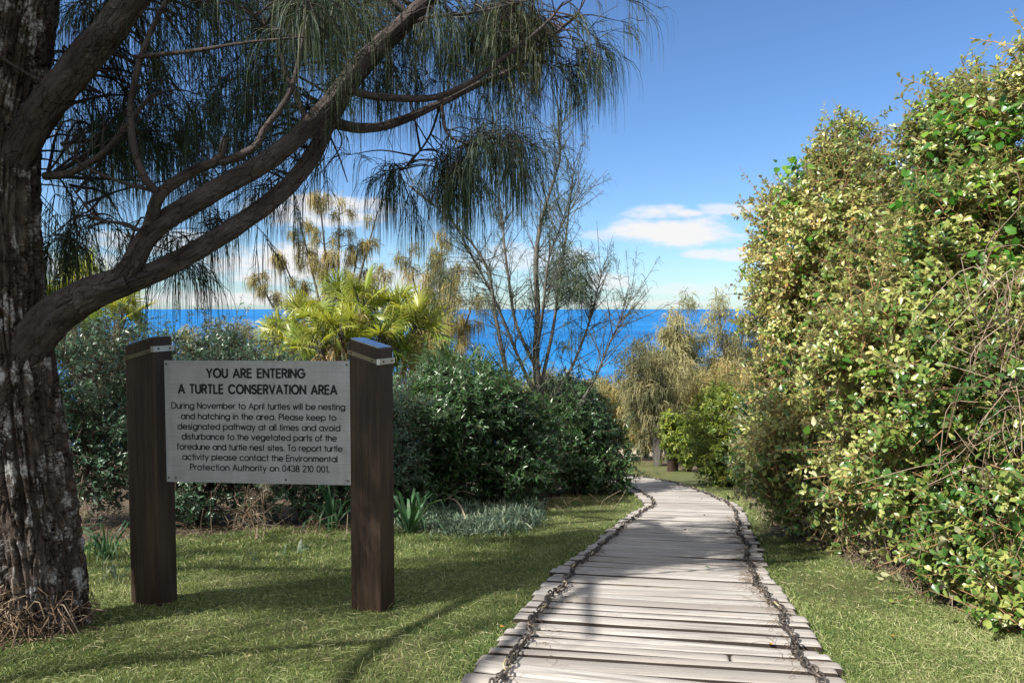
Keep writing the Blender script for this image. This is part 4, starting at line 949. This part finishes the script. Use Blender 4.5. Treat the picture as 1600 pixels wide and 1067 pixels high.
# ------------------------------------------------------------------ far golden she-oaks
def plume_tree(label, tips, Y, base_px, mat, n_plume, group='she-oak trees', ln=(.25, .5), wid=.016, size=.22, trunk_r=.07, name='she_oak_tree', spread=1.0, depth=.9, kn=(34, 60), dr=(.1, 1.7)):
    b = P(base_px, 600, Y); base = np.array([b[0], Y, float(gz(b[0], Y))])
    root = thing(name, base, label, 'tree', group)
    T_, A_ = Acc(), Acc(); lines = []
    for (px, py) in tips:
        tip = P(px, py, Y + rng.normal(0, depth * .5)); mid = base + (tip - base) * .5 + [(base[0] - tip[0]) * .18, rng.normal(0, .2), .25]
        c = catmull([base - [0, 0, .1], mid, tip], 24); tube(T_, c, np.linspace(trunk_r, .012, 24), 6); lines.append(c)
    S = np.vstack([c[7:] for c in lines]); tt = np.concatenate([np.linspace(.3, 1, len(c) - 7) for c in lines])
    for _ in range(n_plume):
        i = int(rng.integers(len(S))); hf = tt[i]
        d = unit(rng.normal(0, 1, 3) * [1, 1, .4] + [0, 0, .35]); l = rng.uniform(.25, 1.05) * spread * (1.15 - .8 * hf)
        A0 = S[i] + d * l; tube(T_, [S[i], S[i] + d * l * .6 + [0, 0, .03], A0], [.012, .009, .006], 3, cap=False)
        k = int(rng.integers(*kn)); o = A0 + rng.normal(0, size * .36, (k, 3)) * [1, 1, 1.1]
        ribbons(A_, o, unit(d * .6 + rng.normal(0, .5, (k, 3))), rng.uniform(ln[0], ln[1], k) * .62, wid * .85 * rng.uniform(.6, 1.2, k), rng.uniform(dr[0], dr[1], k), 3, np.clip(rng.random() * .7 + rng.random(k) * .3, 0, 1), 1.5)
    mk('trunk', T_, M['bark_grey'], root); mk('foliage', A_, M[mat], root)
    return root
plume_tree('thin golden she-oak rising behind the fan-leaved palm-like tree', [(500, 312), (530, 318), (590, 330), (470, 350), (440, 400), (560, 390), (400, 430), (600, 420)], 15.5, 520, 'needle_gold', 150, size=.15, spread=.6, wid=.013, ln=(.3, .6), kn=(70, 110), dr=(1.5, 4))
plume_tree('bronze she-oak between the palm-like tree and the slender sapling', [(640, 405), (690, 385), (720, 420), (665, 440), (740, 470), (610, 480)], 14.5, 680, 'needle_gold', 150, size=.17, spread=.7, wid=.013, ln=(.3, .6), kn=(70, 110), dr=(1.5, 4))
plume_tree('pale she-oak with two pointed tops standing behind the timber post', [(1062, 472), (1050, 520), (1085, 530), (1020, 560), (1040, 600), (1090, 590)], 25, 1045, 'needle_pale', 330, size=.34, ln=(.4, .8), wid=.026, trunk_r=.13, spread=1.25)
plume_tree('pale she-oak rising just left of the big right shrubs', [(1122, 478), (1135, 520), (1165, 505), (1180, 560), (1110, 570), (1150, 600), (1190, 520)], 27, 1140, 'needle_pale', 340, size=.34, ln=(.4, .8), wid=.026, trunk_r=.13, spread=1.3)
plume_tree('leaning she-oak with dark drooping plumes at the left of the sea gap', [(985, 545), (1005, 540), (970, 560), (1020, 590), (1000, 610), (1035, 560)], 22, 1030, 'needle_olive', 190, size=.28, ln=(.35, .75), wid=.022, trunk_r=.1, spread=1.0)
plume_tree('low golden she-oak below the blue sea gap left of the timber post', [(940, 610), (975, 600), (1000, 620), (955, 640), (1020, 640)], 28, 980, 'needle_gold', 300, size=.4, ln=(.45, .9), wid=.03, spread=1.5)
plume_tree('short pale she-oak behind the post with its foliage reaching the grass', [(1010, 640), (980, 660), (1040, 650), (960, 650), (1070, 640), (1000, 600)], 31, 1010, 'needle_pale', 260, size=.4, ln=(.45, .9), wid=.03, spread=1.4)
plume_tree('low pale she-oak seen through the stems of the slender sapling', [(820, 600), (860, 590), (900, 600), (930, 610), (780, 610), (840, 630)], 27, 860, 'needle_pale', 260, size=.4, ln=(.4, .8), wid=.03, spread=1.5)
plume_tree('low golden she-oak filling the gap behind the yellow-green bush', [(1090, 600), (1130, 590), (1170, 600), (1110, 620), (1150, 630), (1200, 600)], 23, 1140, 'needle_gold', 280, size=.34, ln=(.4, .8), wid=.025, spread=1.3)
plume_tree('pale she-oak crown peeping over the shrub behind the sign, against the sea', [(340, 505), (370, 515), (395, 525), (310, 530), (420, 520), (290, 525)], 19, 360, 'needle_pale', 190, size=.26, ln=(.3, .55), wid=.018, spread=.7)

# ------------------------------------------------------------------ pandanus-like trees
def pandanus(label, heads, Y, base_px, mat, nleaf=44, ln=(.55, .95), wid=.035, skirt=60, group='palm-like trees with strap leaves', dead=True):
    b = P(base_px, 600, Y); base = np.array([b[0], Y, float(gz(b[0], Y))]); root = thing('screw_pine', base, label, 'tree', group)
    T_, A_, K_ = Acc(), Acc(), Acc()
    for hx, hy, dd in heads:
        h = P(hx, hy, Y + dd); c = catmull([base - [0, 0, .1], base + (h - base) * .55 + [(base[0] - h[0]) * .25, 0, .0], h], 16)
        tube(T_, c, np.linspace(.09, .05, 16), 8)
        for _ in range(nleaf):
            th = rng.uniform(0, 2 * np.pi); el = math.radians(rng.uniform(-25, 85)); fd = np.array([math.cos(th) * math.cos(el), math.sin(th) * math.cos(el), math.sin(el)])
            pl = rng.uniform(.18, .42); fc = h + fd * pl - np.array([0, 0, .10 * pl]); tube(T_, [h, h + fd * pl * .5, fc], [.010, .008, .006], 4, cap=False)
            w_ = unit(np.cross(fd, rng.normal(size=3))); k = 24; an = np.radians(np.linspace(-115, 115, k) + rng.normal(0, 2.5, k))
            Dv = np.cos(an)[:, None] * fd + np.sin(an)[:, None] * w_; nr_ = np.cross(fd, w_)
            ribbons(A_, np.repeat(fc[None], k, 0), Dv, rng.uniform(ln[0], ln[1]) * (.75 + .25 * np.cos(an * .8)), wid * rng.uniform(.8, 1.2, k), rng.choice([.1, .25, .7], p=[.45, .35, .2]) * rng.uniform(.6, 1.3, k), 5, np.clip(.35 * rng.random() + .25 + .25 * fd[2] + .25 * rng.random(k), 0, 1), 1.0, np.cross(nr_[None], Dv) * .8 + nr_ * .6, .08)
        if dead:
            k = skirt; th = rng.uniform(0, 2 * np.pi, k); Dv = np.stack([np.cos(th), np.sin(th), np.full(k, -.35)], -1)
            ribbons(K_, h - [0, 0, .05] + Dv * .04 - np.array([0, 0, 1.]) * rng.uniform(0, .5, (k, 1)), Dv, rng.uniform(.4, .9, k), .026 * rng.uniform(.6, 1.2, k), rng.uniform(2, 5, k), 5, rng.random(k), 1.5, perp(Dv), .2)
    mk('trunk', T_, M['bark_grey'], root); mk('leaves', A_, M[mat], root)
    if dead: mk('dead_leaves', K_, M['straw'], root)
pandanus('sunlit yellow-green palm-like tree with fan-spread strap leaves behind the right post', [(475, 505, 0), (520, 480, .3), (565, 482, -.1), (612, 492, .2), (648, 512, 0), (455, 560, -.3), (440, 530, .4), (590, 535, -.4), (530, 525, -.6), (500, 545, -.7)], 11.8, 555, 'pandanus', 15, (.36, .60), .021, 140)
pandanus('palm-like tree half hidden behind the furrowed trunk and its lowest limb', [(105, 470, 0), (150, 480, .4), (190, 500, 0), (60, 470, .5), (125, 445, .2)], 10.5, 140, 'pandanus', 9, (.34, .55), .021, 40)
pandanus('shaded palm-like plant with dark strap leaves between the sapling and the dead skirt', [(715, 585, 0), (735, 600, .3), (700, 600, -.3)], 10.9, 718, 'pandanus_dark', 8, (.34, .55), .022, 12)

# ------------------------------------------------------------------ strap-leaf plants, clumps, weeds
def clump(name, label, cat, p, n, ln, wid, mat, el=(35, 85), droop=(.3, 1.4), group=None, r=.05, segs=6):
    th = rng.uniform(0, 2 * np.pi, n); e = np.radians(rng.uniform(el[0], el[1], n))
    Dv = np.stack([np.cos(th) * np.cos(e), np.sin(th) * np.cos(e), np.sin(e)], -1)
    A_ = Acc(); ribbons(A_, np.asarray(p) + Dv * [r, r, 0], Dv, rng.uniform(ln[0], ln[1], n), wid * rng.uniform(.7, 1.2, n), rng.uniform(droop[0], droop[1], n), segs, rng.random(n), 1.2, unit(np.cross(Dv, [0, 0, 1.]) + rng.normal(0, .2, (n, 3))), .1)
    return mk(name, A_, M[mat], loc=p, label=label, cat=cat, group=group)
SG = 'strap-leaved plants at the lawn edge'
clump('strap_leaf_plant', 'strap-leaved green plant at the foot of the right post, on its right side', 'plant', GP(640, 832), 30, (.45, .8), .034, 'flax', droop=(.1, .7), group=SG)
clump('strap_leaf_plant', 'strap-leaved plant under the right end of the sign panel', 'plant', GP(520, 826), 26, (.45, .75), .032, 'flax', droop=(.1, .8), group=SG)
clump('strap_leaf_plant', 'smaller strap-leaved plant at the edge of the grey-green weeds', 'plant', GP(672, 815), 16, (.3, .5), .028, 'flax', droop=(.1, .8), group=SG)
clump('tall_grass_clump', 'tall green grass clump between the furrowed trunk and the left post', 'grass', GP(168, 872), 46, (.35, .75), .013, 'flax', (50, 88), (.4, 2.2), 'grass clumps')
clump('tall_grass_clump', 'thin pale grass clump touching the left post near its foot', 'grass', GP(182, 905), 16, (.2, .42), .008, 'weed', (45, 85), (.6, 2.4), 'grass clumps')
clump('tall_grass_clump', 'small arching grass tuft in the lawn under the sign, nearest the right post', 'grass', GP(462, 865), 9, (.2, .38), .012, 'weed', (40, 80), (.8, 2.4), 'grass clumps')
clump('tall_grass_clump', 'small thin grass tuft in the lawn under the left half of the sign', 'grass', GP(395, 875), 10, (.15, .3), .007, 'weed', (50, 85), (.4, 2.0), 'grass clumps')
# low grey-green weeds, dry stems beneath the shrubs: nobody could count them
A_ = Acc(); pts = []
while len(pts) < 4200:
    px, py = rng.uniform(600, 845), rng.uniform(770, 842)
    if ((px - 735) / 110) ** 2 + ((py - 806) / 32) ** 2 < 1 + rng.normal(0, .15): pts.append(GP(px, py))
pts = np.array(pts); n = len(pts)
hgt = .08 + .17 * (.5 + .5 * vnoise(pts * 2.2))
for k in range(3):
    ribbons(A_, pts + rng.normal(0, .05, (n, 3)) * [1, 1, 0] + np.stack([0 * hgt, 0 * hgt, hgt * rng.uniform(0, .6, n)], -1), unit(rng.normal(0, .6, (n, 3)) + [0, 0, .8]), hgt * rng.uniform(.5, 1.1, n), .010 * rng.uniform(.6, 1.4, n), rng.uniform(.3, 1.5, n), 3, rng.random(n))
mk('ground_cover', A_, M['weed'], kind='stuff', label='low grey-green weeds between the right post and the sapling', cat='ground cover')
A_ = Acc(); pts = []
for x0, x1, y0, y1, n in ((90, 560, 800, 850, 420), (600, 960, 765, 800, 330), (1200, 1480, 820, 960, 260)):
    for _ in range(n):
        px = rng.uniform(x0, x1); f = (px - x0) / (x1 - x0); pts.append(GP(px, (y0 + rng.uniform(0, y1 - y0)) if x0 < 1000 else y0 + f * (y1 - y0) - rng.uniform(5, 40)))
for q in pts:
    d = unit(rng.normal(0, .6, 3) + [0, 0, .8]); l = rng.uniform(.10, .36)
    tube(A_, catmull([q, q + d * l * .5, q + d * l + rng.normal(0, .07, 3) + [0, 0, -.08]], 6), .0019, 3, rng.random(), False)
mk('dry_undergrowth', A_, M['dead'], kind='stuff', label='thin dry stems under the shrubs', cat='undergrowth')
# bare grey twiggy bush beneath the sign
A_ = Acc(); q0 = GP(400, 842)
def fork(p, d, l, r, n):
    e = p + d * l; tube(A_, catmull([p, (p + e) / 2 + rng.normal(0, .05 * l, 3), e], 5), np.linspace(r, r * .7, 5), 4, rng.random(), False)
    if n:
        for _ in range(3): fork(e, unit(d + rng.normal(0, .55, 3) + [0, -.1, 0]), l * rng.uniform(.55, .8), r * .7, n - 1)
for _ in range(5): fork(q0 + rng.normal(0, .08, 3) * [1, 1, 0], unit(rng.normal(0, .5, 3) + [0, -.15, 1]), .22, .007, 4)
mk('bare_twig_bush', A_, M['dead'], loc=q0, label='leafless grey twiggy bush in the gap under the sign panel', cat='bush')
# dead branch lying by the weeds
A_ = Acc(); q0 = GP(655, 800); tube(A_, catmull([GP(650, 806) + [0, 0, .10], GP(700, 803) + [0, 0, .19], GP(720, 815) + [0, 0, .17], GP(733, 832) + [0, 0, .02]], 16), np.linspace(.016, .008, 16), 6, .9)
tube(A_, catmull([GP(700, 803) + [0, 0, .19], GP(720, 800) + [0, 0, .27], GP(742, 806) + [0, 0, .26]], 8), np.linspace(.008, .004, 8), 5, .8)
mk('dead_branch', A_, M['dead'], loc=q0, label='bleached bent branch lying over the grey-green weeds', cat='branch')
# brown heap of needles at the foot of the big trunk
A_ = Acc(); c0 = GP(8, 985); n = 900
th = rng.uniform(0, 2 * np.pi, n); rr = .27 * np.sqrt(rng.random(n))
o = c0 + np.stack([rr * np.cos(th) * 1.0, rr * np.sin(th) * .6, .03 + .26 * (1 - (rr / .30) ** 2) * rng.random(n)], -1)
for q in o:
    d = unit(rng.normal(0, 1, 3) * [1, .7, .5]); l = rng.uniform(.10, .26)
    z = lambda p: np.array([p[0], p[1], max(p[2], float(gz(p[0], p[1])) + .008)])
    e_ = rng.normal(0, .05, 3); tube(A_, catmull([z(q), z(q + d * l * .4 + e_), z(q + d * l * .8 + [0, 0, -.02] - e_), z(q + d * l + [0, 0, -.07])], 9), .0022 + .0012 * rng.random(), 3, rng.random(), False)
mk('dry_needle_heap', A_, M['dead'], loc=c0, label='tangled heap of dry brown needles at the foot of the furrowed trunk', cat='leaf litter')

# ------------------------------------------------------------------ lawn
def lawn():
    a = Acc()
    n = 640000
    y = 1 / rng.uniform(1 / 13.0, 1 / 2.35, n); u = rng.uniform(-.85, .85, n); x = u * y
    m_ = lawn_mask(x, y); pd = path_dist(x, y)
    keep = (rng.random(n) < m_ * .97 + .03) & (pd > -.015)
    x, y, m_ = x[keep], y[keep], m_[keep]; n = len(x)
    p = np.stack([x, y, gz(x, y) - .003], -1)
    patch = fbm(np.stack([x * .9, y * .9, x * 0 + 3], -1), 3)
    patch2 = fbm(np.stack([x * 4, y * 4, x * 0 + 8], -1), 2)
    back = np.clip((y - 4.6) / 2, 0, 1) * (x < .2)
    thin = (rng.random(n) < np.clip(.35 + .9 * (-fbm(np.stack([x * 2.2, y * 2.2, x * 0 + 21], -1), 2)), 0, .75)) & (rng.random(n) < .8); sel = ~thin | (y > 5)
    x, y, m_, p, patch, patch2, back = x[sel], y[sel], m_[sel], p[sel], patch[sel], patch2[sel], back[sel]; n = len(x); pd2 = path_dist(x, y)
    L = (.022 + .020 * rng.random(n)) * np.where(pd2 < .10, 1.7, 1) * (1 + .25 * patch) * (1 + .9 * back) * (1 + .06 * (y - 3))
    lean = rng.normal(0, .75, (n, 3)) * [1, 1, 0] + [0, 0, .75]
    W = .0021 * (1 + .22 * (y - 2.5)) * rng.uniform(.7, 1.3, n)
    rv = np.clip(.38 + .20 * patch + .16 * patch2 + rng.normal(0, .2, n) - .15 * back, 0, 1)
    rv = np.where(rng.random(n) < .06, rng.uniform(.85, 1, n), rv)
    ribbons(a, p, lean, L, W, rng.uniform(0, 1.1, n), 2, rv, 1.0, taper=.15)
    # longer dry runners lying over the turf
    k = 9000; y2 = 1 / rng.uniform(1 / 9.0, 1 / 2.35, k); x2 = rng.uniform(-.8, .8, k) * y2
    ok = (lawn_mask(x2, y2) > .5) & (path_dist(x2, y2) > .0); x2, y2 = x2[ok], y2[ok]; k = len(x2)
    ribbons(a, np.stack([x2, y2, gz(x2, y2) + .012], -1), rng.normal(0, 1, (k, 3)) * [1, 1, .12] + [0, 0, .12], rng.uniform(.03, .11, k), .0018 * (1 + .15 * (y2 - 2.5)), .25, 3, rng.uniform(.6, 1, k), 1.0, taper=.3)
    return a
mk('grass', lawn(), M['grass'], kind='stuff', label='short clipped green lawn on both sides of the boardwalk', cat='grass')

# litter on the deck along the chains
A_ = Acc()
for sg, k in ((1, 330), (-1, 150)):
    ln_ = CHAIN_AT[sg]; i = rng.integers(60, min(len(ln_), 190), k)
    for j in i:
        q = ln_[j] + np.array([-sg * abs(rng.normal(0, .05)), rng.normal(0, .03), -.014]); d = unit(rng.normal(0, 1, 3) * [1, 1, .25]); l = rng.uniform(.03, .12)
        sl = np.array([0, 0, -.18]) * d[1]
        tube(A_, catmull([q, q + (d + sl) * l * .5 + [0, 0, .012], q + (d + sl) * l + rng.normal(0, .01, 3) * [1, 1, .2]], 5), .0012, 3, rng.random() * .5, False)
mk('needle_litter', A_, M['dead'], kind='stuff', label='dry needles caught along the chains on the boardwalk', cat='litter')
morange = foliage('leaf_orange', [(0, (.42, .20, .03)), (1, (.5, .27, .05))], .2)
def deck_leaf(name, px, py, L, w, mat, label, onground=False):
    p = GP(px, py) + [0, 0, .06 if not onground else .03]
    if not onground:
        v = p - CAM; p = CAM + v * .985; p[2] = float(gz(p[0], p[1])) + DECK + .01
    A_ = Acc(); a0 = rng.uniform(0, 6.28); scatter(A_, OV_V, OV_F, np.array([p]), np.array([[math.cos(a0), math.sin(a0), -.1]]), np.array([[0.1, -.2, 1.]]), L, w, .6)
    mk(name, A_, mat, loc=p, label=label, cat='leaf', group='fallen leaves')
deck_leaf('fallen_leaf', 1205, 1019, .04, .035, morange, 'round orange fallen leaf lying on the boardwalk planks')
deck_leaf('fallen_leaf', 1100, 893, .04, .016, M['leaf_vine'], 'green fallen leaf in the middle of the sunlit boardwalk')
deck_leaf('fallen_leaf', 781, 988, .035, .025, morange, 'yellow fallen leaf on the lawn left of the boardwalk', True)
deck_leaf('fallen_leaf', 1395, 1003, .04, .03, morange, 'yellow fallen leaf in the shaded grass right of the boardwalk', True)
